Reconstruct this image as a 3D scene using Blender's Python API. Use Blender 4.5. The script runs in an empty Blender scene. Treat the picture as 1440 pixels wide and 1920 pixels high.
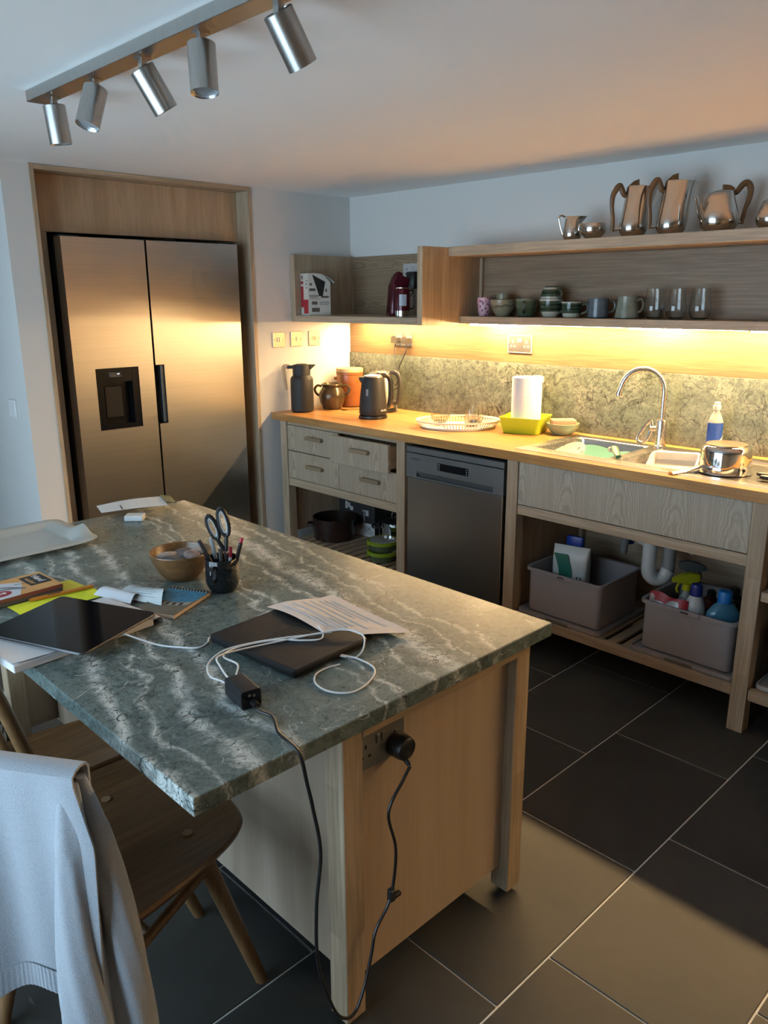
import bpy, bmesh, math, random
from mathutils import Vector, Matrix
random.seed(7)
SC = bpy.context.scene
COL = SC.collection
PI = math.pi

# ------------------------------------------------------------------ camera
CAM = (3.7809, -3.407, 1.5682); YAW, PITCH, ROLL, FPX = 0.7981, 0.2656, -0.004, 1477.9
fv = Vector((-math.sin(YAW)*math.cos(PITCH), math.cos(YAW)*math.cos(PITCH), -math.sin(PITCH)))
rv = Vector((math.cos(YAW), math.sin(YAW), 0)); uv_ = rv.cross(fv)
r2 = rv*math.cos(ROLL)+uv_*math.sin(ROLL); u2 = -rv*math.sin(ROLL)+uv_*math.cos(ROLL)
cam = bpy.data.cameras.new('camera'); camo = bpy.data.objects.new('camera', cam); COL.objects.link(camo)
M = Matrix.Identity(4)
for i in range(3):
    M[i][0], M[i][1], M[i][2], M[i][3] = r2[i], u2[i], -fv[i], CAM[i]
camo.matrix_world = M
cam.sensor_fit = 'HORIZONTAL'; cam.sensor_width = 36.0; cam.lens = FPX/1440*36.0
cam.clip_start = 0.05; cam.clip_end = 100
SC.camera = camo

# ------------------------------------------------------------------ world, daylight, exposure
w = bpy.data.worlds.new('world'); SC.world = w; w.use_nodes = True
w.node_tree.nodes['Background'].inputs[0].default_value = (0.50, 0.74, 1.0, 1)
w.node_tree.nodes['Background'].inputs[1].default_value = 2.0
DAY = (0.62, 0.84, 1.0)
def area_light(name, loc, rot, sx, sy, power, color):
    l = bpy.data.lights.new(name, 'AREA'); l.shape = 'RECTANGLE'; l.size = sx; l.size_y = sy
    l.energy = power; l.color = color
    o = bpy.data.objects.new(name, l); COL.objects.link(o); o.location = loc; o.rotation_euler = rot
    return o
area_light('window_daylight', (1.7, -4.56, 1.08), (PI/2, 0, 0), 2.7, 1.95, 68, DAY)
LED_STRENGTH = 345.0
LED_COLOR = (1.0, 0.66, 0.30)
SC.view_settings.view_transform = 'Standard'; SC.view_settings.look = 'None'
SC.view_settings.exposure = 0.40; SC.view_settings.gamma = 1.0; SC.view_settings.use_curve_mapping = False
SC.cycles.use_denoising = True
SC.cycles.max_bounces = 9; SC.cycles.diffuse_bounces = 3; SC.cycles.glossy_bounces = 5
SC.cycles.transmission_bounces = 8; SC.cycles.transparent_max_bounces = 8
SC.cycles.use_adaptive_sampling = True; SC.cycles.adaptive_threshold = 0.08; SC.cycles.adaptive_min_samples = 16
SC.cycles.sample_clamp_indirect = 6.0; SC.cycles.blur_glossy = 0.6

# ------------------------------------------------------------------ mesh helpers
def BM(): return bmesh.new()
def box(bm, x0, x1, y0, y1, z0, z1, bev=0.0, mat4=None, seg=1):
    r = bmesh.ops.create_cube(bm, size=1.0)
    vs = r['verts']
    for v in vs:
        v.co = Vector((x0+(v.co.x+.5)*(x1-x0), y0+(v.co.y+.5)*(y1-y0), z0+(v.co.z+.5)*(z1-z0)))
    if bev > 0:
        es = list({e for v in vs for e in v.link_edges})
        rr = bmesh.ops.bevel(bm, geom=es, offset=bev, segments=seg, affect='EDGES', profile=.5)
        vs = list({v for f in rr['faces'] for v in f.verts} | {v for v in vs if v.is_valid})
    if mat4 is not None:
        bmesh.ops.transform(bm, matrix=mat4, verts=[v for v in vs if v.is_valid])
    return vs
def lathe(bm, prof, c=(0,0,0), seg=24, sx=1.0, sy=1.0, cap0=True, cap1=True, mat4=None):
    rings = []
    for (r, z) in prof:
        rings.append([bm.verts.new((c[0]+sx*r*math.cos(2*PI*k/seg), c[1]+sy*r*math.sin(2*PI*k/seg), c[2]+z)) for k in range(seg)])
    for a, b in zip(rings, rings[1:]):
        for k in range(seg):
            bm.faces.new((a[k], a[(k+1) % seg], b[(k+1) % seg], b[k]))
    if cap0: bm.faces.new(list(reversed(rings[0])))
    if cap1: bm.faces.new(rings[-1])
    vs = [v for r in rings for v in r]
    if mat4 is not None: bmesh.ops.transform(bm, matrix=mat4, verts=vs)
    return vs
def smooth_pts(pts, n=6):
    P = [Vector(p) for p in pts]
    if len(P) < 3: return P
    out = []
    Q = [P[0]*2-P[1]]+P+[P[-1]*2-P[-2]]
    for i in range(1, len(Q)-2):
        a, b, c, d = Q[i-1], Q[i], Q[i+1], Q[i+2]
        for k in range(n):
            t = k/n
            out.append(.5*((2*b)+(c-a)*t+(2*a-5*b+4*c-d)*t*t+(3*b-a-3*c+d)*t**3))
    out.append(P[-1]); return out
def tube(bm, pts, rad, seg=8, n=6, flat=None, caps=True):
    P = smooth_pts(pts, n) if n else [Vector(p) for p in pts]
    N = len(P); rads = rad if callable(rad) else (lambda t: rad)
    prev = None; rings = []
    for i, p in enumerate(P):
        t = (P[min(i+1, N-1)]-P[max(i-1, 0)]).normalized()
        if prev is None:
            a = Vector((0, 0, 1)) if abs(t.z) < .9 else Vector((1, 0, 0))
            nrm = t.cross(a).normalized()
        else:
            nrm = (prev - t*prev.dot(t)).normalized()
        prev = nrm; b = t.cross(nrm); r = rads(i/(N-1))
        fx, fy = (flat or (1, 1))
        rings.append([bm.verts.new(p+nrm*r*fx*math.cos(2*PI*k/seg)+b*r*fy*math.sin(2*PI*k/seg)) for k in range(seg)])
    for a, b in zip(rings, rings[1:]):
        for k in range(seg): bm.faces.new((a[k], a[(k+1) % seg], b[(k+1) % seg], b[k]))
    if caps:
        bm.faces.new(list(reversed(rings[0]))); bm.faces.new(rings[-1])
def prism(bm, pts, z0, z1, mat4=None):
    a = [bm.verts.new((x, y, z0)) for x, y in pts]; b = [bm.verts.new((x, y, z1)) for x, y in pts]
    n = len(pts)
    bm.faces.new(list(reversed(a))); bm.faces.new(b)
    for k in range(n): bm.faces.new((a[k], a[(k+1) % n], b[(k+1) % n], b[k]))
    if mat4 is not None: bmesh.ops.transform(bm, matrix=mat4, verts=a+b)
    return a+b
def slab_holes(bm, x0, x1, y0, y1, z0, z1, holes):
    xs = sorted({x0, x1, *[h[0] for h in holes], *[h[1] for h in holes]}); ys = sorted({y0, y1, *[h[2] for h in holes], *[h[3] for h in holes]})
    def solid(i, j):
        if i < 0 or j < 0 or i >= len(xs)-1 or j >= len(ys)-1: return False
        cx, cy = (xs[i]+xs[i+1])/2, (ys[j]+ys[j+1])/2
        return not any(h[0] < cx < h[1] and h[2] < cy < h[3] for h in holes)
    V = {}
    def v(i, j, t):
        if (i, j, t) not in V: V[(i, j, t)] = bm.verts.new((xs[i], ys[j], z1 if t else z0))
        return V[(i, j, t)]
    for i in range(len(xs)-1):
        for j in range(len(ys)-1):
            if not solid(i, j): continue
            bm.faces.new((v(i,j,1), v(i+1,j,1), v(i+1,j+1,1), v(i,j+1,1)))
            bm.faces.new((v(i,j,0), v(i,j+1,0), v(i+1,j+1,0), v(i+1,j,0)))
            if not solid(i, j-1): bm.faces.new((v(i,j,0), v(i+1,j,0), v(i+1,j,1), v(i,j,1)))
            if not solid(i, j+1): bm.faces.new((v(i+1,j+1,0), v(i,j+1,0), v(i,j+1,1), v(i+1,j+1,1)))
            if not solid(i-1, j): bm.faces.new((v(i,j+1,0), v(i,j,0), v(i,j,1), v(i,j+1,1)))
            if not solid(i+1, j): bm.faces.new((v(i+1,j,0), v(i+1,j+1,0), v(i+1,j+1,1), v(i+1,j,1)))
def rrect(x0, x1, y0, y1, r, n=5):
    out = []
    for cx, cy, a0 in ((x1-r, y1-r, 0), (x0+r, y1-r, PI/2), (x0+r, y0+r, PI), (x1-r, y0+r, 1.5*PI)):
        for k in range(n+1):
            a = a0+k/n*PI/2; out.append((cx+r*math.cos(a), cy+r*math.sin(a)))
    return out
def loft(bm, rings, cap0=True, cap1=True):
    R = [[bm.verts.new(p) for p in r] for r in rings]; n = len(R[0])
    for a, b in zip(R, R[1:]):
        for k in range(n): bm.faces.new((a[k], a[(k+1) % n], b[(k+1) % n], b[k]))
    if cap0: bm.faces.new(list(reversed(R[0])))
    if cap1: bm.faces.new(R[-1])
    return [v for r in R for v in r]
def gridsurf(bm, fn, nu, nv, thick=0.0):
    V = [[bm.verts.new(fn(i/nu, j/nv)) for j in range(nv+1)] for i in range(nu+1)]
    F = []
    for i in range(nu):
        for j in range(nv): F.append(bm.faces.new((V[i][j], V[i+1][j], V[i+1][j+1], V[i][j+1])))
    if thick: 
        bm.normal_update()
        bmesh.ops.solidify(bm, geom=F, thickness=thick)

# ------------------------------------------------------------------ object helpers
def link_mesh(name, bm, mat, smooth=False, fix=True):
    if fix: bmesh.ops.recalc_face_normals(bm, faces=bm.faces)
    me = bpy.data.meshes.new(name); bm.to_mesh(me); bm.free()
    ang = 0.62
    if smooth:
        for p in me.polygons: p.use_smooth = True
        try: me.set_sharp_from_angle(angle=ang)
        except Exception: pass
    if mat is not None: me.materials.append(mat)
    o = bpy.data.objects.new(name, me); COL.objects.link(o)
    return o
def tag(o, label=None, cat=None, group=None, kind=None):
    if label: o['label'] = label
    if cat: o['category'] = cat
    if group: o['group'] = group
    if kind: o['kind'] = kind
    return o
def thing(name, label, cat, loc=(0,0,0), rotz=0.0, group=None, kind=None):
    o = bpy.data.objects.new(name, None); COL.objects.link(o)
    o.location = loc; o.rotation_euler = (0, 0, rotz); o.empty_display_size = .05
    return tag(o, label, cat, group, kind)
def wmat(o):
    m = Matrix.LocRotScale(o.location, o.rotation_euler, o.scale)
    if o.parent: m = wmat(o.parent) @ o.matrix_parent_inverse @ m
    return m
def part(parent, name, bm, mat, smooth=False, local=False, label=None, kind=None):
    o = link_mesh(name, bm, mat, smooth); o.parent = parent
    if not local: o.matrix_parent_inverse = wmat(parent).inverted()
    if label: o['label'] = label
    if kind: o['kind'] = kind
    return o
def solo(name, bm, mat, label, cat, group=None, smooth=False, kind=None):
    return tag(link_mesh(name, bm, mat, smooth), label, cat, group, kind)
def struct(name, bm, mat, parent=None):
    o = link_mesh(name, bm, mat)
    o['kind'] = 'structure'
    return o
def boxpart(parent, name, mat, x0, x1, y0, y1, z0, z1, bev=0.0015, **k):
    bm = BM(); box(bm, x0, x1, y0, y1, z0, z1, bev); return part(parent, name, bm, mat, **k)
def share(parent, name, src, offset, local=False):
    o = bpy.data.objects.new(name, src.data); COL.objects.link(o); o.parent = parent
    o.matrix_parent_inverse = src.matrix_parent_inverse.copy(); o.location = offset; return o
def copy_tree(o, parent=None):
    c = o.copy(); COL.objects.link(c); c.parent = parent
    for ch in list(o.children): copy_tree(ch, c)
    return c
def text(parent, name, s, size, M4, mat, align='CENTER', ext=0.0002):
    cu = bpy.data.curves.new(name, 'FONT'); cu.body = s; cu.size = size; cu.align_x = align; cu.align_y = 'CENTER'; cu.extrude = ext
    cu.resolution_u = 2
    tmp = bpy.data.objects.new(name, cu); COL.objects.link(tmp)
    bpy.context.view_layer.update()
    me = bpy.data.meshes.new_from_object(tmp.evaluated_get(bpy.context.evaluated_depsgraph_get()))
    bpy.data.objects.remove(tmp); me.materials.clear(); me.materials.append(mat)
    o = bpy.data.objects.new(name, me); COL.objects.link(o); o.parent = parent
    o.matrix_parent_inverse = wmat(parent).inverted(); o.matrix_basis = M4
    return o
def frame(origin, xdir, ydir):
    x = Vector(xdir).normalized(); y = Vector(ydir).normalized(); z = x.cross(y)
    m = Matrix.Identity(4)
    for i in range(3): m[i][0], m[i][1], m[i][2], m[i][3] = x[i], y[i], z[i], origin[i]
    return m

# ------------------------------------------------------------------ materials
def srgb(r, g, b):
    f = lambda c: (c/255/12.92 if c/255 <= .04045 else ((c/255+.055)/1.055)**2.4)
    return (f(r), f(g), f(b), 1)
class N:
    def __init__(s, name):
        s.m = bpy.data.materials.new(name); s.m.use_nodes = True; s.t = s.m.node_tree
        s.b = s.t.nodes['Principled BSDF']; s.x = -300
    def n(s, typ, **k):
        o = s.t.nodes.new(typ)
        for a, v in k.items(): setattr(o, a, v)
        return o
    def l(s, a, b): s.t.links.new(a, b)
    def coords(s, scale=(1,1,1), rot=(0,0,0), loc=(0,0,0), kind='Object'):
        tc = s.n('ShaderNodeTexCoord'); mp = s.n('ShaderNodeMapping')
        mp.inputs['Scale'].default_value = scale; mp.inputs['Rotation'].default_value = rot; mp.inputs['Location'].default_value = loc
        s.l(tc.outputs[kind], mp.inputs[0]); return mp.outputs[0]
    def noise(s, co, scale=5, detail=4, rough=.55, dist=0.0):
        t = s.n('ShaderNodeTexNoise'); t.inputs['Scale'].default_value = scale; t.inputs['Detail'].default_value = detail
        t.inputs['Roughness'].default_value = rough; t.inputs['Distortion'].default_value = dist
        if co is not None: s.l(co, t.inputs['Vector'])
        return t.outputs['Fac']
    def ramp(s, fac, stops, interp='LINEAR'):
        r = s.n('ShaderNodeValToRGB'); r.color_ramp.interpolation = interp
        els = r.color_ramp.elements
        while len(els) < len(stops): els.new(.5)
        for e, (p, c) in zip(els, stops): e.position = p; e.color = c if len(c) == 4 else (*c, 1)
        s.l(fac, r.inputs[0]); return r.outputs[0]
    def mix(s, fac, a, b, mode='MIX'):
        m = s.n('ShaderNodeMix', data_type='RGBA', blend_type=mode)
        for sock, v in ((m.inputs[0], fac), (m.inputs[6], a), (m.inputs[7], b)):
            if isinstance(v, (int, float)): sock.default_value = v
            elif isinstance(v, tuple): sock.default_value = v if len(v) == 4 else (*v, 1)
            else: s.l(v, sock)
        return m.outputs[2]
    def math(s, op, a, b=0.0, c=None):
        m = s.n('ShaderNodeMath', operation=op)
        for i, v in enumerate((a, b) if c is None else (a, b, c)):
            if isinstance(v, (int, float)): m.inputs[i].default_value = v
            else: s.l(v, m.inputs[i])
        return m.outputs[0]
    def bump(s, h, strength=.1, dist=.01):
        b = s.n('ShaderNodeBump'); b.inputs['Strength'].default_value = strength; b.inputs['Distance'].default_value = dist
        s.l(h, b.inputs['Height']); s.l(b.outputs[0], s.b.inputs['Normal'])
    def set(s, color=None, rough=None, metal=None, **k):
        for key, v in (('Base Color', color), ('Roughness', rough), ('Metallic', metal), *k.items()):
            if v is None: continue
            key = key.replace('_', ' ')
            if isinstance(v, (int, float)): s.b.inputs[key].default_value = v
            elif isinstance(v, tuple): s.b.inputs[key].default_value = v if len(v) == 4 else (*v, 1)
            else: s.l(v, s.b.inputs[key])
        return s.m
def plain(name, c, rough=.5, metal=0.0, var=.06, scale=12, bump=0.0, **k):
    m = N(name); co = m.coords()
    f = m.noise(co, scale, 3)
    lo = tuple(x*(1-var) for x in c[:3]); hi = tuple(min(1, x*(1+var)) for x in c[:3])
    col = m.ramp(f, [(.3, lo), (.7, hi)])
    if bump: m.bump(f, bump, .004)
    return m.set(col, rough, metal, **k)
def wood(name, lo, hi, axis='x', rough=.5, grain=1.0, fine=.35, staves=None):
    m = N(name); i = 'xyz'.index(axis)
    s1 = [11*grain]*3; s1[i] = .9*grain
    s2 = [150]*3; s2[i] = 5
    s3 = [38*grain]*3; s3[i] = 1.6*grain
    a = m.noise(m.coords(tuple(s1)), 1.0, 3, .6, .8)
    b = m.noise(m.coords(tuple(s2)), 1.0, 2, .5)
    c = m.noise(m.coords(tuple(s3)), 1.0, 3, .6, .5)
    f = m.math('ADD', m.math('MULTIPLY', a, .62), m.math('MULTIPLY', c, .38))
    col = m.ramp(f, [(.30, lo), (.52, tuple((x+y)/2 for x, y in zip(lo, hi))), (.70, hi)])
    col = m.mix(m.math('MULTIPLY', m.ramp(b, [(.42, (1,1,1)), (.58, (0,0,0))]), fine), col, tuple(x*.62 for x in lo[:3]))
    if staves:
        w_, l_, amt = staves
        # staves run along the grain: brick texture x = grain axis, y = across
        if axis == 'z': co = m.coords((1,1,1), (0, PI/2, 0))
        elif axis == 'y': co = m.coords((1,1,1), (0, 0, PI/2))
        else: co = m.coords((1,1,1))
        if axis == 'z':
            sp = m.n('ShaderNodeSeparateXYZ'); m.l(m.coords((1,1,1)), sp.inputs[0]); cb = m.n('ShaderNodeCombineXYZ')
            m.l(sp.outputs[2], cb.inputs[0]); m.l(m.math('ADD', sp.outputs[0], sp.outputs[1]), cb.inputs[1]); co = cb.outputs[0]
        br = m.n('ShaderNodeTexBrick'); br.offset = .37; br.inputs['Scale'].default_value = 1.0
        br.inputs['Mortar Size'].default_value = 0.0; br.inputs['Brick Width'].default_value = l_; br.inputs['Row Height'].default_value = w_
        br.inputs['Color1'].default_value = (1-amt, 1-amt, 1-amt*1.1, 1); br.inputs['Color2'].default_value = (1+amt*.6, 1+amt*.55, 1+amt*.45, 1)
        m.l(co, br.inputs['Vector'])
        col = m.mix(1.0, col, br.outputs['Color'], 'MULTIPLY')
    return m.set(col, rough)
def veneer(name, lo, hi, period, horiz=False, rough=.55, ox=0.0):
    m = N(name); sp = m.n('ShaderNodeSeparateXYZ'); m.l(m.coords((1,1,1), loc=(ox, 0, 0)), sp.inputs[0])
    X, Z = (sp.outputs[0], sp.outputs[2]) if not horiz else (sp.outputs[2], sp.outputs[0])
    wob = m.noise(m.coords((6, 6, 6)), 1.0, 3, .5)
    pp = m.math('PINGPONG', m.math('ADD', X, m.math('MULTIPLY', wob, .012)), period/2)
    q = m.math('MULTIPLY', m.math('SUBTRACT', pp, period*.02), 1.0/period*2)
    v = m.math('ADD', m.math('MULTIPLY', Z, 7.0 if not horiz else 2.2), m.math('MULTIPLY', m.math('POWER', q, 1.6), 6.0))
    v = m.math('ADD', v, m.math('MULTIPLY', m.noise(m.coords((14, 14, 14)), 1.0, 4, .6), 1.6))
    band = m.math('FRACT', m.math('MULTIPLY', v, 1.7))
    tri = m.math('PINGPONG', band, .5)
    col = m.ramp(tri, [(0.02, lo), (.22, tuple((x*.4+y*.6) for x, y in zip(lo, hi))), (.5, hi)])
    s2 = (160, 160, 5) if not horiz else (5, 160, 160)
    fib = m.noise(m.coords(s2), 1.0, 2, .5)
    col = m.mix(m.math('MULTIPLY', m.ramp(fib, [(.42, (1,1,1)), (.6, (0,0,0))]), .30), col, tuple(x*.7 for x in lo[:3]))
    return m.set(col, rough)
def stone(name, base, light, dark, rough=.30, bands=None, rot=0.0, loc=(0,0,0), amp=1.0, crack=1.0, stretch=(1,1,1)):
    m = N(name); co = m.coords(stretch, (0, 0, rot), loc)
    wn = m.n('ShaderNodeTexNoise'); wn.inputs['Scale'].default_value = 3.0; wn.inputs['Detail'].default_value = 5; m.l(co, wn.inputs['Vector'])
    def warped(k):
        w_ = m.n('ShaderNodeVectorMath', operation='SCALE'); w_.inputs['Scale'].default_value = k; m.l(wn.outputs['Color'], w_.inputs[0])
        a = m.n('ShaderNodeVectorMath', operation='ADD'); m.l(co, a.inputs[0]); m.l(w_.outputs[0], a.inputs[1]); return a.outputs[0]
    wc = warped(.25)
    cloud = m.noise(wc, 5, 5, .65)
    col = m.ramp(cloud, [(.32, tuple(x*.60 for x in base)), (.5, base), (.70, tuple(min(1, x*1.5) for x in base))])
    gr = m.noise(co, 55, 4, .75); gf = m.noise(co, 160, 2, .7)
    col = m.mix(m.ramp(gr, [(.40, (0,0,0)), (.70, (.75,.75,.75))]), col, tuple(min(1, x*1.9) for x in base))
    col = m.mix(m.ramp(gf, [(.30, (.55,.55,.55)), (.48, (0,0,0))]), col, tuple(x*.45 for x in base))
    patch = m.noise(wc, 17, 4, .72, .4)
    sp = m.n('ShaderNodeSeparateXYZ'); m.l(co, sp.inputs[0])
    if bands:
        q = m.math('ADD', sp.outputs[1], m.math('MULTIPLY', m.math('SUBTRACT', sp.outputs[0], 2.0), .2))
        bw = m.noise(co, 3.3, 3, .6); bw2 = m.noise(co, 20, 3, .6)
        q = m.math('ADD', q, m.math('ADD', m.math('MULTIPLY', m.math('SUBTRACT', bw, .5), .20), m.math('MULTIPLY', m.math('SUBTRACT', bw2, .5), .05)))
        s = m.math('MULTIPLY', m.math('ADD', q, 2.95), 1/1.2)
        stops = [(0.0, (0,0,0))]
        for c, w_, a in bands:
            stops += [(max(.001, c-w_), (0,0,0)), (c, (a,a,a)), (c+w_*.8, (0,0,0))]
        bmask = m.ramp(s, stops)
        bmask = m.math('MULTIPLY', bmask, m.ramp(patch, [(.33, (.08,)*3), (.50, (1,)*3)]))
    else:
        mp = m.n('ShaderNodeMapping'); mp.inputs['Scale'].default_value = (.8, 1, 2.4); mp.inputs['Rotation'].default_value = (0, .35, 0); m.l(wc, mp.inputs[0])
        bn = m.noise(mp.outputs[0], 2.6, 6, .6, .3)
        bmask = m.math('MULTIPLY', m.ramp(bn, [(.50, (0,0,0)), (.545, (.9,.9,.9)), (.56, (.2,.2,.2)), (.62, (0,0,0))]), m.ramp(patch, [(.36, (.15,)*3), (.56, (1,)*3)]))
    col = m.mix(m.math('MULTIPLY', bmask, .85*amp), col, light)
    # dark hairlines: ridges of warped noise at three sizes, denser in and near the pale drifts
    dens = m.noise(co, 2.3, 3)
    for sc_, wd, st, k in ((9, .010, .85, .22), (24, .020, .75, .10), (52, .030, .60, .05)):
        n_ = m.noise(warped(k), sc_, 2, .55, .5)
        r = m.ramp(m.math('ABSOLUTE', m.math('SUBTRACT', n_, .5)), [(0.0, (1,1,1)), (wd, (0,0,0))])
        g = m.math('ADD', m.ramp(dens, [(.35, (.25,)*3), (.62, (1,)*3)]), m.math('MULTIPLY', bmask, .7))
        col = m.mix(m.math('MINIMUM', m.math('MULTIPLY', m.math('MULTIPLY', r, g), st*crack), 1.0), col, dark)
    # pale threads
    n_ = m.noise(warped(.16), 7, 3, .55, .6)
    r = m.ramp(m.math('ABSOLUTE', m.math('SUBTRACT', n_, .46)), [(0.0, (1,1,1)), (.006, (0,0,0))])
    col = m.mix(m.math('MULTIPLY', r, m.ramp(patch, [(.42, (0,0,0)), (.60, (.75,)*3)])), col, light)
    return m.set(col, m.ramp(gr, [(.3, (rough*.85,)*3), (.7, (rough*1.25,)*3)]), Specular_IOR_Level=.32)
def brushed(name, c, rough=.3, axis='z', amt=.12, metal=1.0):
    m = N(name); s = [220]*3; s['xyz'.index(axis)] = 2.0
    f = m.noise(m.coords(tuple(s)), 1.0, 2)
    col = m.ramp(f, [(.3, tuple(x*(1-amt) for x in c)), (.7, tuple(min(1, x*(1+amt)) for x in c))])
    r = m.ramp(f, [(.3, (rough*.97,)*3), (.7, (rough*1.03,)*3)])
    return m.set(col, r, metal)
def glass(name, tint=(1,1,1), rough=0.0):
    m = N(name); f = m.noise(m.coords(), 4, 2)
    c = m.ramp(f, [(0, tuple(x*.97 for x in tint)), (1, tint)])
    return m.set(c, rough, 0.0, Transmission_Weight=1.0, IOR=1.45)
def emit(name, c, s):
    m = N(name); f = m.noise(m.coords(), 30, 1)
    col = m.ramp(f, [(0, tuple(x*.97 for x in c)), (1, c)])
    m.l(col, m.b.inputs['Emission Color']); m.b.inputs['Emission Strength'].default_value = s
    return m.set(tuple(c), .5)

WALL = plain('white_plaster', (.63, .622, .60), .85, var=.012, scale=3)
CEIL = plain('ceiling_plaster', (.88, .87, .85), .9, var=.01, scale=2)
OLO, OHI = (.33, .235, .15), (.52, .405, .285)
OAKX = wood('oak_grain_along_x', OLO, OHI, 'x'); OAKY = wood('oak_grain_along_y', OLO, OHI, 'y'); OAKZ = wood('oak_grain_upright', OLO, OHI, 'z')
OAKZS = wood('oak_staves_upright', OLO, OHI, 'z', staves=(.043, .37, .13))
OAKXS = wood('oak_staves_along_x', OLO, OHI, 'x', staves=(.05, .55, .12))
TOPW = wood('oiled_oak_worktop', (.38, .175, .055), (.60, .32, .11), 'x', rough=.30, grain=1.3, staves=(.042, .7, .10))
PANX = wood('oak_back_panel', (.135, .080, .036), (.19, .122, .058), 'x', rough=.5, grain=.8, fine=.5)
BULK = wood('oak_fridge_panel', (.34, .225, .13), (.53, .39, .255), 'z', rough=.5, grain=.75, fine=.18)
VENA = veneer('drawer_veneer', (.30, .23, .155), (.45, .37, .28), .19)
VENB = veneer('sink_front_veneer', (.345, .285, .21), (.46, .395, .315), .235, ox=.08)
ISLP = wood('island_panel_oak', (.375, .28, .198), (.49, .39, .295), 'z', rough=.5, grain=.45, fine=.08)
SLATE = plain('slate_tile', (.043, .043, .042), .42, var=.22, scale=4, bump=.08)
GROUT = plain('pale_grout', (.66, .64, .60), .9, var=.08, scale=40)
STONE = stone('green_grey_stone', (.110, .143, .136), (.66, .70, .67), (.018, .028, .026), bands=((.185, .026, 1.0), (.25, .009, .7), (.312, .022, 1.0), (.388, .022, .9), (.575, .007, .9), (.61, .008, 1.0), (.70, .010, .95), (.765, .034, 1.0), (.822, .008, .9), (.875, .012, .75)))
SPLASH = stone('splashback_stone', (.098, .115, .094), (.25, .26, .215), (.008, .009, .007), rough=.35, loc=(3, 1, 2), crack=.8, amp=.8, stretch=(.6, .6, .6))
STEELF = brushed('fridge_steel', (.47, .455, .435), .30, 'y', .05)
STEELD = plain('dishwasher_steel', (.30, .295, .29), .30, 1.0, var=.01)
STEELC = plain('control_panel_steel', (.22, .235, .245), .38, .8)
STEEL = plain('polished_steel', (.66, .65, .63), .12, 1.0, var=.03)
STEELM = brushed('satin_steel', (.60, .58, .55), .27, 'x')
NICKEL = brushed('satin_nickel', (.43, .42, .40), .32, 'z', .05)
BLACKP = plain('black_plastic', (.012, .012, .013), .35)
BLACKM = plain('matte_black', (.014, .014, .015), .6)
DARKG = plain('dark_grey_plastic', (.04, .04, .042), .45)
WHITEP = plain('white_plastic', (.74, .74, .73), .4, var=.02)
CHROME = plain('chrome', (.75, .75, .75), .06, 1.0, var=.02)
INK = plain('dark_ink', (.03, .03, .03), .6)

# ================================================================== SETTING
def tile_material():
    m = N('slate_floor_tile'); oi = m.n('ShaderNodeObjectInfo')
    co = m.coords((1,1,1)); off = m.n('ShaderNodeVectorMath', operation='ADD'); m.l(co, off.inputs[0])
    sc_ = m.n('ShaderNodeVectorMath', operation='SCALE'); sc_.inputs[0].default_value = (7, 13, 5); m.l(oi.outputs['Random'], sc_.inputs['Scale']); m.l(sc_.outputs[0], off.inputs[1])
    a = m.noise(off.outputs[0], 3.2, 5, .6, .6); b = m.noise(off.outputs[0], 60, 3, .6)
    col = m.ramp(a, [(.3, (.032, .033, .032)), (.55, (.045, .046, .044)), (.8, (.060, .059, .055))])
    tint = m.ramp(oi.outputs['Random'], [(0, (.86, .87, .88)), (1, (1.16, 1.13, 1.08))])
    col = m.mix(1.0, col, tint, 'MULTIPLY')
    mp = m.n('ShaderNodeMapping'); mp.inputs['Scale'].default_value = (9, 60, 1); mp.inputs['Rotation'].default_value = (0, 0, .7); m.l(off.outputs[0], mp.inputs[0])
    scr = m.noise(mp.outputs[0], 1.0, 2, .5)
    col = m.mix(m.ramp(scr, [(.74, (0,0,0)), (.80, (.30,.30,.30))]), col, (.22, .22, .21))
    sp = m.n('ShaderNodeTexVoronoi'); sp.inputs['Scale'].default_value = 26; m.l(off.outputs[0], sp.inputs['Vector'])
    col = m.mix(m.math('MULTIPLY', m.ramp(sp.outputs['Distance'], [(.02, (1,1,1)), (.045, (0,0,0))]), m.ramp(a, [(.55, (0,0,0)), (.62, (.6,.6,.6))])), col, (.45, .44, .42))
    m.bump(m.math('ADD', a, m.math('MULTIPLY', b, .3)), .10, .004)
    return m.set(col, m.ramp(a, [(.3, (.50,)*3), (.7, (.62,)*3)]), Specular_IOR_Level=.35)
TILE = tile_material()
H = 2.149
RX0, RX1, RY0 = -1.8, 5.6, -4.4
bm = BM(); box(bm, RX0-.1, RX1+.1, RY0-.12, .12, -.12, -.003); floor = struct('floor', bm, GROUT)
TW, TL, G = .42, .628, .0055
full = None
def tile_obj(x0, x1, y0, y1):
    b = BM(); box(b, -(x1-x0)/2, (x1-x0)/2, -(y1-y0)/2, (y1-y0)/2, -.006, 0, .0012)
    return link_mesh('tile', b, TILE)
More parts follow.
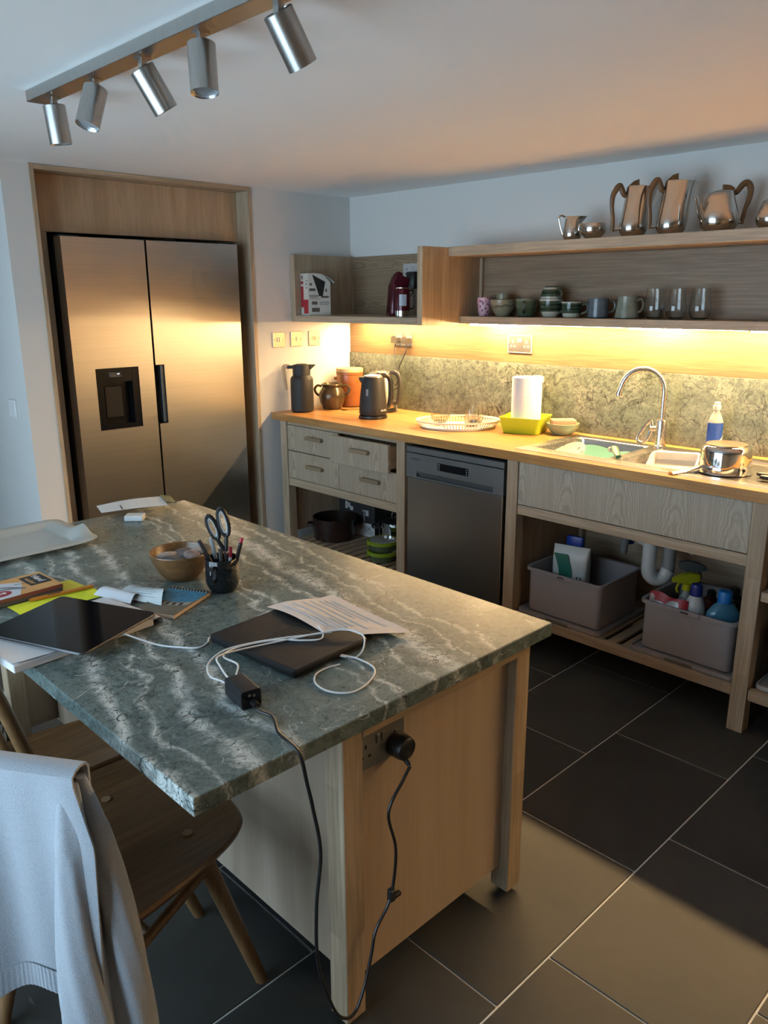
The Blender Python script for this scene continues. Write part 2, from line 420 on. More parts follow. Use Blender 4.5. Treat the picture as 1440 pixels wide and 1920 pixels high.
for k in range(-11, 8):
    cx0, cx1 = 2.505+TW*k+G/2, 2.505+TW*(k+1)-G/2
    ph = -.96+.203*k
    n0 = math.floor((RY0-ph)/TL)-1
    for n in range(n0, n0+13):
        y0, y1 = ph+TL*n+G/2, ph+TL*(n+1)-G/2
        lim = -.0 if cx1 > 0 else -2.03
        X0, X1, Y0, Y1 = max(cx0, RX0+.005), min(cx1, RX1-.005), max(y0, RY0+.005), min(y1, lim-.004)
        if cx0 < 0 < cx1 and Y1 > -2.03: X0 = max(X0, .004) if Y0 > -2.03 else X0
        if cx0 < 0 < cx1 and Y0 < -2.03 < Y1: Y1 = -2.034
        if X1-X0 < .03 or Y1-Y0 < .03: continue
        isfull = abs((X1-X0)-(cx1-cx0)) < 1e-4 and abs((Y1-Y0)-(y1-y0)) < 1e-4
        if isfull and full is not None:
            t = bpy.data.objects.new('tile', full.data); COL.objects.link(t)
        else:
            t = tile_obj(X0, X1, Y0, Y1)
            if isfull: full = t
        t.parent = floor; t.location = ((X0+X1)/2, (Y0+Y1)/2, 0)
bm = BM(); box(bm, RX0-.1, RX1+.1, RY0-.12, .12, H, H+.1); struct('ceiling', bm, CEIL)
bm = BM(); box(bm, -.8, RX1+.1, 0, .12, -.003, H); struct('wall_back', bm, WALL)
bm = BM(); box(bm, -.86, 0, -.722, 0, -.003, H); box(bm, -.86, -.78, -1.9, -.722, -.003, H); box(bm, RX0, 0, -2.03, -1.906, -.003, H); struct('wall_left', bm, WALL)
bm = BM(); box(bm, RX0-.1, RX0, RY0, -1.9, -.003, H); struct('wall_hall', bm, WALL)
bm = BM(); box(bm, RX1, RX1+.1, RY0, 0, -.003, H); struct('wall_right', bm, WALL)
WX0, WX1, WZ0, WZ1 = .30, 3.10, .08, 2.08
bm = BM()
for a in ((RX0-.1, WX0, -.003, H), (WX1, RX1+.1, -.003, H), (WX0, WX1, -.003, WZ0), (WX0, WX1, WZ1, H)):
    box(bm, a[0], a[1], RY0-.12, RY0, a[2], a[3])
struct('wall_front', bm, WALL)
GLZ = N('window_glass')
tr = GLZ.n('ShaderNodeBsdfTransparent'); gl = GLZ.n('ShaderNodeBsdfGlossy'); gl.inputs['Roughness'].default_value = .02
mx = GLZ.n('ShaderNodeMixShader'); fr = GLZ.n('ShaderNodeFresnel'); fr.inputs[0].default_value = 1.45
GLZ.l(fr.outputs[0], mx.inputs[0]); GLZ.l(tr.outputs[0], mx.inputs[1]); GLZ.l(gl.outputs[0], mx.inputs[2])
GLZ.l(mx.outputs[0], [n for n in GLZ.t.nodes if n.type == 'OUTPUT_MATERIAL'][0].inputs[0]); GLZ = GLZ.m
wroot = thing('window_1', None, None, (WX0, RY0, WZ0)); wroot['kind'] = 'structure'
FRW = plain('dark_window_frame', (.05, .052, .055), .5)
bm = BM()
for x in (WX0, WX0+.91, WX0+1.83, WX1-.06): box(bm, x, x+.06, RY0-.09, RY0-.03, WZ0, WZ1)
box(bm, WX0, WX1, RY0-.09, RY0-.03, WZ0, WZ0+.06); box(bm, WX0, WX1, RY0-.09, RY0-.03, WZ1-.06, WZ1)
part(wroot, 'window_frame', bm, FRW)
for x0, x1 in ((WX0+.06, WX0+.91), (WX0+.97, WX0+1.83), (WX0+1.89, WX1-.06)):
    bm = BM(); box(bm, x0, x1, RY0-.064, RY0-.056, WZ0+.06, WZ1-.06); part(wroot, 'pane', bm, GLZ)

# white blank switch plate round the corner
def plate(root, M4, w, h, mat, d=.006, bev=.002):
    bm = BM(); box(bm, -w/2, w/2, -h/2, h/2, 0, d, bev, M4); return part(root, 'plate', bm, mat)
sw = thing('wall_switch', 'white single light switch on the pale blue-lit corner wall', 'light switch', (-.19, -2.03, 1.06))
F = frame((-.19, -2.0301, 1.06), (1,0,0), (0,0,1))
plate(sw, F, .086, .086, WHITEP, .008)
bm = BM(); box(bm, -.006, .006, -.012, .012, .008, .013, .001, F); part(sw, 'rocker', bm, WHITEP)

# ================================================================== FRIDGE AND SURROUND
fs = thing('fridge_surround', 'pale oak lining and panel framing the tall fridge recess', 'fridge surround', (0, -1.32, 0))
boxpart(fs, 'side_lining', OAKZ, -.78, .004, -1.906, -1.884, 0, H-.001)
boxpart(fs, 'side_lining', OAKZ, -.78, .004, -.745, -.722, 0, H-.001)
boxpart(fs, 'top_lining', OAKY, -.78, .004, -1.884, -.745, H-.023, H-.001)
boxpart(fs, 'top_panel', BULK, -.125, -.107, -1.884, -.745, 1.872, H-.023)
boxpart(fs, 'filler_panel', BULK, -.125, -.107, -1.884, -1.812, 0, 1.872)
fr_ = thing('fridge', 'large stainless steel side-by-side fridge freezer with black water dispenser', 'fridge', (-.3, -1.313, 0))
FY0, FY1, FS = -1.797, -.830, -1.372
boxpart(fr_, 'body', DARKG, -.70, -.075, FY0+.008, FY1-.008, .03, 1.835)
boxpart(fr_, 'hinge_cover', BLACKP, -.30, -.02, FY0+.004, FY0+.10, 1.836, 1.856)
boxpart(fr_, 'hinge_cover', BLACKP, -.30, -.02, FY1-.10, FY1-.004, 1.836, 1.856)
boxpart(fr_, 'plinth', BLACKP, -.60, -.05, FY0+.02, FY1-.02, 0, .06)
# left door with dispenser opening, right door with handle notch
def door_mesh(y0, y1, holes):
    b = BM(); slab_holes(b, y0, y1, .065, 1.848, 0, .075, holes)
    for v in b.verts: v.co = Vector((-.072+v.co.z, v.co.x, v.co.y))
    return b
DL = part(fr_, 'door', door_mesh(FY0, FS-.006, [(-1.692, -1.464, .931, 1.236)]), STEELF)
DR = part(fr_, 'door', door_mesh(FS+.005, FY1, [(FS+.005, -1.318, .932, 1.237)]), STEELF)
disp = BM(); box(disp, -.07, -.045, -1.692, -1.464, .931, 1.236)
box(disp, -.045, -.002, -1.692, -1.655, .931, 1.236); box(disp, -.045, -.002, -1.50, -1.464, .931, 1.236)
box(disp, -.045, -.004, -1.655, -1.50, 1.165, 1.236); box(disp, -.045, -.004, -1.655, -1.50, .931, .955)
part(DL, 'dispenser_housing', disp, plain('gloss_black', (.004, .004, .005), .3, Specular_IOR_Level=.15))
bm = BM(); box(bm, -.047, -.030, -1.640, -1.545, .985, 1.145, .004); part(DL, 'dispenser_paddle', bm, plain('smoked_plastic', (.022, .02, .018), .4, Specular_IOR_Level=.2))
bm = BM(); box(bm, -.0045, -.0025, -1.62, -1.555, 1.19, 1.215, .0005); part(DL, 'display', bm, plain('dark_display', (.02, .022, .028), .1))
bm = BM(); box(bm, -.0035, -.0015, -1.578, -1.566, 1.203, 1.207); part(DL, 'indicator_light', bm, emit('indicator_blue', (.5, .6, 1.0), 1.5))
bm = BM(); box(bm, -.07, -.05, FS+.005, -1.318, .932, 1.237); part(DR, 'handle_recess', bm, BLACKM)
bm = BM(); box(bm, -.05, -.006, -1.336, -1.319, .936, 1.233, .002); part(DR, 'handle', bm, plain('dark_slate_plastic', (.03, .036, .042), .35))
for y0, y1 in ((FY0, FS-.006),):
    pass

# ================================================================== WORKTOP RUN
CY = -.628    # front face of the carcass
wt = BM(); slab_holes(wt, .003, 5.35, -.647, -.001, .88, .92, [(1.735, 2.815, -.57, -.10)])
solo('oak_worktop', wt, TOPW, 'oiled oak worktop running along the back wall', 'worktop')
bm = BM(); box(bm, .003, 5.35, -.0215, -.0005, .9203, 1.238, .001); solo('stone_splashback', bm, SPLASH, 'grey-green veined stone splashback behind the sink', 'splashback')
bm = BM(); box(bm, .003, 5.35, -.014, -.0005, 1.239, 1.4335, .001); solo('oak_back_panel', bm, PANX, 'honey oak strip above the stone, lit from below the shelves', 'wall panel')

POST = .058
def post(root, x0, y0=CY-.012):
    b = BM(); box(b, x0, x0+POST, y0, y0+POST, .0, .879, .002); p_ = part(root, 'leg', b, OAKZS); return p_
# --- drawer unit
du = thing('drawer_unit', 'oak base unit with four drawers and a slatted shelf of pots', 'cabinet', (.58, -.35, 0))
post(du, .075); post(du, 1.032)
for x0 in (.075, 1.032):
    boxpart(du, 'leg', OAKZS, x0, x0+POST, -.08, -.022, 0, .879, .002)
boxpart(du, 'side_panel', OAKZ, .085, .103, CY+.048, -.082, .20, .879)
boxpart(du, 'side_panel', OAKZ, 1.055, 1.073, CY+.048, -.082, .20, .879)
boxpart(du, 'back_panel', OAKX, .103, 1.055, -.05, -.035, .20, .879)
boxpart(du, 'rail', OAKX, .134, 1.031, CY-.004, CY+.016, .500, .546)
boxpart(du, 'rail', OAKX, .134, 1.031, CY-.004, CY+.016, .862, .879)
boxpart(du, 'rail', OAKX, .134, 1.031, CY-.004, CY+.022, .125, .167)
boxpart(du, 'rail', OAKX, .134, 1.031, -.075, -.05, .125, .167)
SLATW = wood('oak_slat', OLO, OHI, 'y')  # same oak tones as the other boards, grain front to back
first = None
for k in range(14):
    x = .150+k*.064
    if first is None: first = boxpart(du, 'slat', SLATW, x, x+.040, CY+.023, -.055, .155, .1675)
    else: share(du, 'slat', first, (k*.064, 0, 0))
def drawer(root, x0, x1, z0, z1, dy, hx, hz):
    y = CY-.006-dy
    b = BM(); box(b, x0+.0015, x1-.0015, y, y+.018, z0+.0015, z1-.0015, .001); d = part(root, 'drawer', b, VENA)
    b = BM(); box(b, x0+.02, x1-.012, y+.018, y+.40, z0+.02, z1-.02); part(d, 'drawer_box', b, OAKY)
    b = BM(); L = .062
    vs = prism(b, [(-L+.009*math.cos(a)-.0, .0105*math.sin(a)) for a in [PI/2+PI*k/8 for k in range(9)]]+[(L+.009*math.cos(a), .0105*math.sin(a)) for a in [-PI/2+PI*k/8 for k in range(9)]], 0, .022,
               frame((hx, y-.0001, hz), (1,0,0), (0,0,1)))
    part(d, 'handle', b, wood('drawer_pull_oak_%d' % int(hz*1000+hx*100), (.22,.155,.09), (.34,.25,.155), 'x'))
drawer(du, .134, .582, .712, .861, 0, .385, .803)
drawer(du, .134, .582, .548, .710, 0, .385, .638)
drawer(du, .582, 1.031, .712, .861, .062, .827, .803)
drawer(du, .582, 1.031, .548, .710, 0, .842, .640)

# --- dishwasher
dw = thing('dishwasher', 'brushed steel dishwasher with display under the worktop', 'dishwasher', (1.405, -.33, 0))
DX0, DX1, DY = 1.104, 1.706, -.640
boxpart(dw, 'body', DARKG, DX0+.004, DX1-.004, DY+.028, -.05, .03, .858)
boxpart(dw, 'top_strip', STEELC, DX0, DX1, DY, DY+.03, .832, .863, .003)
dp = BM(); slab_holes(dp, DX0, DX1, .708, .829, 0, .028, [(1.172, 1.648, .716, .742)])
for v in dp.verts: v.co = Vector((v.co.x, DY+.028-v.co.z, v.co.y))
cp = part(dw, 'control_panel', dp, STEELC)
bm = BM(); box(bm, 1.172, 1.648, DY+.020, DY+.030, .712, .746); box(bm, 1.172, 1.32, DY+.004, DY+.012, .732, .742); part(cp, 'handle_recess', bm, plain('recess_steel', (.10, .11, .115), .4, .6))
bm = BM(); box(bm, 1.312, 1.502, DY-.001, DY+.002, .767, .803, .0005); ds = part(cp, 'display', bm, plain('display_glass', (.008, .009, .01), .08))
for x in (1.322, 1.492):
    for z in (.774, .785, .796):
        bm = BM(); box(bm, x-.004, x+.004, DY-.0016, DY, z-.0025, z+.0025); part(ds, 'button', bm, plain('grey_key_%d_%d' % (int(x*1000), int(z*1000)), (.25, .26, .27), .4))
bm = BM(); box(bm, DX0+.003, DX1-.003, DY+.002, DY+.028, .09, .706, .004, seg=2); part(dw, 'door', bm, STEELD)
boxpart(dw, 'plinth', BLACKM, DX0+.01, DX1-.01, DY+.06, DY+.08, 0, .085)
text(dw, 'brand_lettering', 'SAMSUNG', .0135, frame((1.168, DY-.0006, .802), (1,0,0), (0,0,1)), INK)

# --- sink unit
su = thing('sink_unit', 'oak sink unit with a veneered front and open slatted shelf', 'cabinet', (2.28, -.35, 0))
SX0, SX1 = 1.722, 2.780
post(su, SX0); post(su, SX1)
boxpart(su, 'leg', OAKZS, SX0, SX0+POST, -.08, -.022, 0, .879, .002); boxpart(su, 'leg', OAKZS, SX1, SX1+POST, -.08, -.022, 0, .879, .002)
boxpart(su, 'side_panel', OAKZ, SX0+.02, SX0+.038, CY+.048, -.082, .10, .879)
boxpart(su, 'side_panel', OAKZ, SX1+.02, SX1+.038, CY+.048, -.082, .10, .879)
boxpart(su, 'back_panel', OAKX, SX0+.06, SX1, -.05, -.035, .13, .66)
boxpart(su, 'front_panel', VENB, SX0+POST+.002, SX1-.002, CY-.006, CY+.012, .687, .876)
boxpart(su, 'rail', OAKX, SX0+POST, SX1, CY-.004, CY+.016, .640, .683)
boxpart(su, 'rail', OAKXS, SX0+POST, SX1, CY-.010, CY+.018, .138, .180)
boxpart(su, 'rail', OAKX, SX0+POST, SX1, -.105, -.08, .138, .180)
first = None
for k in range(15):
    x = SX0+POST+.012+k*.0655
    if first is None: first = boxpart(su, 'slat', OAKY, x, x+.042, CY+.019, -.085, .166, .180)
    else: share(su, 'slat', first, (k*.0655, 0, 0))
# --- next unit to the side
nu = thing('shelf_unit', 'oak open shelf unit past the sink, mostly out of view', 'cabinet', (3.4, -.35, 0))
NX0, NX1 = 2.842, 5.28
post(nu, NX1); post(nu, 3.90)
boxpart(nu, 'leg', OAKZS, NX1, NX1+POST, -.08, -.022, 0, .879, .002)
boxpart(nu, 'shelf', OAKXS, NX0, NX1, CY-.006, -.085, .525, .560)
boxpart(nu, 'side_panel', OAKZ, NX1+.02, NX1+.038, CY+.048, -.082, .10, .879)
boxpart(nu, 'back_panel', OAKX, NX0, NX1+.02, -.05, -.035, .13, .86)
boxpart(nu, 'rail', OAKX, NX0, NX1, CY-.004, CY+.016, .83, .879)
boxpart(nu, 'rail', OAKXS, NX0, NX1, CY-.010, CY+.018, .138, .180); boxpart(nu, 'rail', OAKX, NX0, NX1, -.105, -.08, .138, .180)
first = None
for k in range(37):
    x = NX0+.012+k*.0655
    if first is None: first = boxpart(nu, 'slat', OAKY, x, x+.042, CY+.019, -.085, .166, .180)
    else: share(nu, 'slat', first, (k*.0655, 0, 0))

# --- sink
sk = thing('sink', 'stainless steel inset sink with two bowls and drainer', 'sink', (2.27, -.335, .92))
BOWLS = [(1.760, 2.130, -.505, -.135, .17), (2.180, 2.455, -.505, -.165, .15)]
bm = BM(); slab_holes(bm, 1.718, 2.832, -.588, -.083, .9202, .9222, [b[:4] for b in BOWLS]+[(2.50, 2.80, -.545, -.13)]); part(sk, 'rim', bm, STEELM)
for b in BOWLS:
    bm = BM(); x0, x1, y0, y1, dz = b; e = .018
    def ring(ins, z): return [(x, y, z) for x, y in rrect(x0+ins, x1-ins, y0+ins, y1-ins, .035 if ins > 0 else .012, 4)]
    loft(bm, [ring(0, .9212), ring(.004, .915), ring(.010, .925-dz+.03), ring(.03, .922-dz)], cap0=False)
    bw = part(sk, 'bowl', bm, STEELM, smooth=True)
    b2 = BM(); lathe(b2, [(.040, 0), (.036, .002), (.028, .0025), (.025, .0005)], ((x0+x1)/2, (y0+y1)/2, .9223-dz), 20); part(bw, 'drain', b2, STEEL, smooth=True)
bm = BM(); loft(bm, [[(x, y, .9212) for x, y in rrect(2.50, 2.80, -.545, -.13, .02, 4)], [(x, y, .9125) for x, y in rrect(2.506, 2.794, -.539, -.136, .02, 4)]], cap0=False)
part(sk, 'drainer', bm, STEELM)

# --- open shelves
ls = thing('corner_shelf', 'deep open oak corner shelf box beside the long shelves', 'shelf', (.52, -.24, 1.434))
boxpart(ls, 'side_panel', OAKZS, .002, .040, -.472, -.001, 1.434, 1.808)
boxpart(ls, 'divider', wood('oak_divider', (.36,.25,.15), (.54,.41,.275), 'z', staves=(.06, .3, .14)), 1.009, 1.044, -.472, -.001, 1.434, 1.809)
boxpart(ls, 'shelf_board', OAKXS, .040, 1.009, -.472, -.015, 1.435, 1.470)
boxpart(ls, 'back_board', veneer('corner_shelf_veneer', (.205,.135,.08), (.31,.22,.14), .22, True), .040, 1.009, -.015, -.001, 1.436, 1.806)
rs = thing('long_shelf', 'long two-tier oak wall shelf above the sink', 'shelf', (2.4, -.12, 1.435))
boxpart(rs, 'shelf_board', OAKXS, 1.0445, 5.35, -.186, -.015, 1.4365, 1.473)
boxpart(rs, 'top_board', OAKXS, 1.0445, 5.35, -.283, -.001, 1.766, 1.811)
boxpart(rs, 'back_board', wood('long_shelf_back_veneer', (.20,.13,.075), (.34,.24,.155), 'x', grain=2.0, fine=.35), 1.0445, 5.35, -.015, -.001, 1.4735, 1.7655)
boxpart(rs, 'corner_batten', OAKZ, 1.0445, 1.062, -.034, -.0155, 1.4735, 1.7655)

# --- LED bars under the shelves
def led(x0, x1, z0, lab):
    t = thing('under_shelf_light', lab, 'light', ((x0+x1)/2, -.105, 1.435), group='slim light bars under the shelves')
    zt = 1.4348 if x1 < 1.03 else 1.4362
    bm = BM(); box(bm, x0, x1, -.117, -.093, zt-.0008, zt); part(t, 'housing', bm, WHITEP)
    bm = BM(); box(bm, x0+.002, x1-.002, -.115, -.095, z0, zt-.001); part(t, 'diffuser', bm, LEDM)
LEDM = emit('led_diffuser', LED_COLOR, LED_STRENGTH)
HID = 1.4333
for x0, x1, z0, lab in ((.095, .36, HID-.001, 'slim light bar under the corner shelf, next to the side wall'), (.37, .68, HID-.001, 'slim light bar under the middle of the corner shelf'), (.69, 1.0, HID-.001, 'slim light bar under the corner shelf, next to the divider'),
                (1.055, 1.325, 1.4255, 'slim light bar glowing under the long shelf beside the divider'), (1.335, 1.64, HID, 'slim light bar under the long shelf below the green cups'), (1.65, 1.955, HID, 'slim light bar under the long shelf below the blue mug'),
                (1.965, 2.225, 1.4275, 'slim light bar glowing under the long shelf below the drinking glasses'), (2.235, 2.49, HID, 'slim light bar under the long shelf above the saucepan'),
                (2.50, 2.76, 1.4285, 'slim light bar glowing under the long shelf at the picture edge'), (2.77, 3.08, HID, 'slim light bar under the long shelf past the picture edge'), (3.09, 3.40, HID, 'third slim light bar beyond the picture edge'), (3.41, 3.9, HID, 'fourth slim light bar beyond the picture edge'), (3.91, 4.5, HID, 'fifth slim light bar beyond the picture edge'), (4.51, 5.2, HID, 'last slim light bar at the end wall')):
    led(x0, x1, z0, lab)

# ================================================================== ISLAND
isl = thing('kitchen_island', 'oak island with a thick green-grey stone top and overhang', 'kitchen island', (1.85, -2.2, 0))
IX0, IX1, IY0, IY1, IZ = .970, 2.751, -2.846, -1.809, .772
bm = BM(); box(bm, IX0, IX1, IY0, IY1, IZ-.036, IZ, .0025, seg=2); part(isl, 'stone_top', bm, STONE)
def ileg(x0, y0):
    bm = BM(); box(bm, x0, x0+.056, y0, y0+.056, .014, IZ-.036, .002); l_ = part(isl, 'leg', bm, OAKZS)
    bm = BM(); lathe(bm, [(.018, 0), (.018, .014)], (x0+.028, y0+.028, 0), 14); part(l_, 'foot', bm, BLACKP)
ileg(2.675, -2.502); ileg(2.675, -1.926); ileg(1.045, -2.612); ileg(1.045, -1.926)
boxpart(isl, 'end_panel', ISLP, 2.684, 2.702, -2.446, -1.926, .085, .737)
boxpart(isl, 'end_rail', OAKY, 2.702, 2.732, -2.446, -1.8715, .706, .7355)
boxpart(isl, 'seat_side_panel', ISLP, 1.09, 2.675, -2.452, -2.434, .075, .7355)
boxpart(isl, 'seat_side_panel', ISLP, 1.05, 1.068, -2.556, -1.926, .075, .7355)
boxpart(isl, 'kitchen_side_panel', ISLP, 1.10, 2.675, -1.90, -1.882, .085, .7355)
boxpart(isl, 'base_board', OAKX, 1.07, 2.684, -2.434, -1.90, .085, .10)

# ================================================================== TRACK LIGHT
tl = thing('track_spotlight', 'ceiling bar with five satin nickel cylinder spotlights above the island', 'track light', (1.9, -2.36, H-.03))
boxpart(tl, 'bar', NICKEL, 1.262, 2.552, -2.390, -2.331, H-.030, H-.0005, .001)
rdir, fdir = Vector((.698, .716, 0)), Vector((-.716, .698, 0))
for x, a, b in ((1.378, .06, .10), (1.640, -.24, -.28), (1.893, .52, .30), (2.150, .05, -.16), (2.425, .50, .42)):
    d = (Vector((0, 0, -1))+rdir*a+fdir*b).normalized()
    stem = BM(); box(stem, x-.008, x+.008, -2.368, -2.352, H-.062, H-.030, .001); box(stem, x-.014, x+.014, -2.374, -2.346, H-.034, H-.0302)
    st = part(tl, 'stem', stem, NICKEL)
    piv = Vector((x, -2.36, H-.058))
    q = Vector((0, 0, -1)).rotation_difference(d).to_matrix().to_4x4()
    Ms = Matrix.Translation(piv) @ q
    bm = BM(); lathe(bm, [(.029, -.094), (.0305, -.096), (.0305, .004), (.027, .006), (.0265, .0035)], (0,0,0), 28, cap0=False, cap1=False, mat4=Ms); sp = part(tl, 'spotlight', bm, NICKEL, smooth=True)
    bm = BM(); lathe(bm, [(.0268, .0035), (.012, .0035)], (0,0,0), 28, cap0=False, cap1=True, mat4=Ms); part(sp, 'cap', bm, BLACKM)
    bm = BM(); lathe(bm, [(.029, -.094), (.027, -.091), (.024, -.088)], (0,0,0), 28, cap0=False, cap1=True, mat4=Ms); part(sp, 'lens', bm, plain('spot_lens_%d' % int(x*100), (.45, .46, .47), .25, .5))

# ================================================================== shared builders for small things
def vessel(bm, rows, seg=28, cap0=True, cap1=False):
    rings = []
    for (z, xl, xr, b, pinch) in rows:
        c, a = (xl+xr)/2, (xr-xl)/2; ring = []
        for k in range(seg):
            t = 2*PI*k/seg; x, y = math.cos(t), math.sin(t)
            yy = y*(1-pinch*max(0, x)**2) if x > 0 else y
            ring.append((c+a*x, b*yy, z))
        rings.append(ring)
    return loft(bm, rings, cap0, cap1)
def lathe_part(parent, name, prof, mat, c=(0,0,0), seg=28, sx=1, sy=1, cap0=True, cap1=True, local=True, label=None):
    bm = BM(); lathe(bm, prof, c, seg, sx, sy, cap0, cap1); return part(parent, name, bm, mat, True, local, label)
def tube_part(parent, name, pts, rad, mat, seg=8, n=6, local=True, flat=None, label=None):
    bm = BM(); tube(bm, pts, rad, seg, n, flat); return part(parent, name, bm, mat, True, local, label)
def box_part(parent, name, dims, mat, bev=.001, local=True, mat4=None, label=None, seg=1, smooth=False):
    bm = BM(); box(bm, *dims, bev, mat4, seg); return part(parent, name, bm, mat, smooth, local, label)
def cup_profile(ro, h, t=.004, rb=None, foot=0.0):
    rb = rb or ro*.8
    return [(rb*.9, 0), (rb, foot), (ro, h*.55), (ro, h), (ro-t, h), (ro-t, h*.55), (rb-t, foot+t+.002), (.001, foot+t+.002)]

# ================================================================== SOCKETS AND SWITCHES
def socket(name, label, M4, face, trim, plugs=(), w=.146, h=.086):
    t = thing(name, label, 'socket', M4.to_translation())
    bm = BM(); box(bm, -w/2, w/2, -h/2, h/2, 0, .0055, .0015, M4); pl = part(t, 'plate', bm, face)
    if trim:
        bm = BM()
        for a in ((-w/2-.0015, w/2+.0015, h/2-.002, h/2+.0015), (-w/2-.0015, w/2+.0015, -h/2-.0015, -h/2+.002), (-w/2-.0015, -w/2+.002, -h/2, h/2), (w/2-.002, w/2+.0015, -h/2, h/2)):
            box(bm, *a, 0, .0062, 0, M4)
        part(t, 'edge_trim', bm, trim)
    for s in (-.0075, .0075):
        bm = BM(); box(bm, s-.005, s+.005, .009, .029, .0055, .009, .001, M4); part(t, 'switch', bm, trim or face)
    for cx in (-.043, .043):
        for (px_, py_, pw, ph) in ((0, .012, .005, .010), (-.011, -.012, .008, .0055), (.011, -.012, .008, .0055)):
            if trim and trim is WHITEK:
                bm = BM(); box(bm, cx+px_-pw/2-.002, cx+px_+pw/2+.002, py_-ph/2-.002, py_+ph/2+.002, .0055, .0060, 0, M4); part(t, 'pin_surround', bm, WHITEK)
            bm = BM(); box(bm, cx+px_-pw/2, cx+px_+pw/2, py_-ph/2, py_+ph/2, .0054, .0063, 0, M4); part(t, 'pin_slot', bm, BLACKM)
        s_ = .066 if cx > 0 else -.066
        bm = BM(); lathe(bm, [(.003, .0055), (.003, .0065)], (s_, -.005, 0), 10, mat4=M4); part(t, 'screw', bm, CHROME)
    return t
WHITEK = plain('cream_insert', (.40, .34, .24), .5)
SOCKG = plain('dark_steel_plate', (.045, .045, .048), .45, .2)
SOCKC = plain('bright_steel_plate', (.42, .42, .41), .25, .9)
socket('wall_socket', 'dark steel double socket with cream inserts beside the kitchen roll', frame((1.310, -.0142, 1.335), (1,0,0), (0,0,1)), SOCKG, WHITEK)
k_sock = socket('wall_socket', 'steel double socket with two plugs above the kettles', frame((.472, -.0142, 1.335), (1,0,0), (0,0,1)), SOCKC, None)
c_sock = socket('wall_socket', 'steel double socket inside the corner shelf behind the maroon gadget', frame((.545, -.0152, 1.712), (1,0,0), (0,0,1)), plain('pale_steel_plate', (.55, .56, .57), .3, .6), None)
socket('island_socket', 'dark steel double socket on the island end with one plug', frame((2.7022, -2.374, .650), (0,1,0), (0,0,1)), plain('bronze_steel_plate', (.30, .295, .28), .36, .7), None)
CREAM = plain('cream_switch', (.66, .52, .36), .35, .3, var=.03)
for i, (y, n, lab) in enumerate(((-.575, 2, 'brass-toned light switch plate nearest the fridge'), (-.443, 1, 'middle of three brass-toned light switch plates beside the fridge'), (-.307, 2, 'brass-toned light switch plate nearest the corner shelf light'))):
    M4 = frame((.0003, y, 1.334), (0,1,0), (0,0,1))
    t = thing('light_switch', lab, 'light switch', (0, y, 1.334), group='light switches beside the fridge')
    plate(t, M4, .086, .086, CREAM, .007, .002)
    for q in range(n):
        x = (q-(n-1)/2)*.016
        bm = BM(); box(bm, x-.0055, x+.0055, -.0115, .0115, .007, .0115, .001, M4); part(t, 'rocker', bm, plain('steel_rocker_%d_%d' % (i, q), (.55, .48, .38), .3, .6))
    for s_ in (-.03, .03):
        bm = BM(); lathe(bm, [(.003, .007), (.003, .0078)], (s_, 0, 0), 10, mat4=M4); part(t, 'screw', bm, CHROME)

# ================================================================== WORKTOP THINGS
Z = .9203
jug = thing('thermal_jug', 'matte black thermal jug with an oak handle beside the switches', 'jug', (.110, -.497, Z), YAW)
lathe_part(jug, 'body', [(.058, 0), (.066, .006), (.067, .015), (.067, .185), (.064, .198), (.052, .211), (.051, .214)], BLACKM)
lathe_part(jug, 'neck', [(.052, .214), (.0525, .262), (.050, .268), (.0505, .272)], BLACKM)
bm = BM(); loft(bm, [[(.03, -.022, .235), (.03, .022, .235), (.03, .022, .272), (.03, -.022, .272)], [(.055, -.018, .245), (.055, .018, .245), (.055, .018, .273), (.055, -.018, .273)], [(.083, -.003, .270), (.083, .003, .270), (.083, .003, .274), (.083, -.003, .274)]]); part(jug, 'spout', bm, BLACKM, local=True)
box_part(jug, 'handle_bracket', (-.082, -.045, -.012, .012, .250, .268), BLACKM, .002)
bm = BM(); tube(bm, [(-.070, 0, .261), (-.096, 0, .263), (-.106, 0, .252), (-.105, 0, .225), (-.099, 0, .180), (-.094, 0, .128)], lambda t: .0115-.003*t, 10, 5, (.8, 1.25)); part(jug, 'handle', bm, wood('pale_beech', (.50, .33, .18), (.66, .47, .29), 'z', .5), True, True)
lathe_part(jug, 'lid_button', [(.034, .272), (.034, .276), (.030, .278)], DARKG)

BROWNG = plain('brown_salt_glaze', (.085, .058, .030), .22, .35, var=.35, scale=22)
pot = thing('stoneware_pot', 'round brown glazed stoneware pot with two small handles', 'pot', (.150, -.300, Z), YAW)
lathe_part(pot, 'body', [(.050, 0), (.056, .004), (.074, .045), (.080, .075), (.077, .10), (.062, .124), (.056, .132), (.062, .138), (.066, .146), (.064, .152), (.056, .153), (.052, .140), (.060, .118), (.070, .09), (.066, .05), (.045, .012), (.002, .010)], BROWNG, seg=36, cap1=False)
for s in (-1, 1):
    tube_part(pot, 'handle', [(s*.062, 0, .135), (s*.086, 0, .140), (s*.103, 0, .122), (s*.098, 0, .098), (s*.080, 0, .080)], .0075, BROWNG)

TERRA = plain('glazed_terracotta', (.33, .115, .035), .30, var=.18, scale=9)
crock = thing('storage_crock', 'tall terracotta storage crock with a flat pale lid in the corner', 'crock', (.128, -.136, Z), YAW)
lathe_part(crock, 'body', [(.068, 0), (.076, .006), (.079, .02), (.080, .195), (.083, .198), (.083, .206), (.079, .208)], TERRA, seg=36)
lathe_part(crock, 'lid', [(.079, .2085), (.083, .210), (.0835, .226), (.080, .232), (.003, .234)], plain('buff_lid', (.55, .36, .17), .4), seg=36)
for s in (-1, 1):
    lathe_part(crock, 'lug', [(.0, 0), (.010, .004), (.012, .010), (.008, .018), (.0, .020)], TERRA, (s*.086, 0, .160), 12, cap0=False, cap1=False)

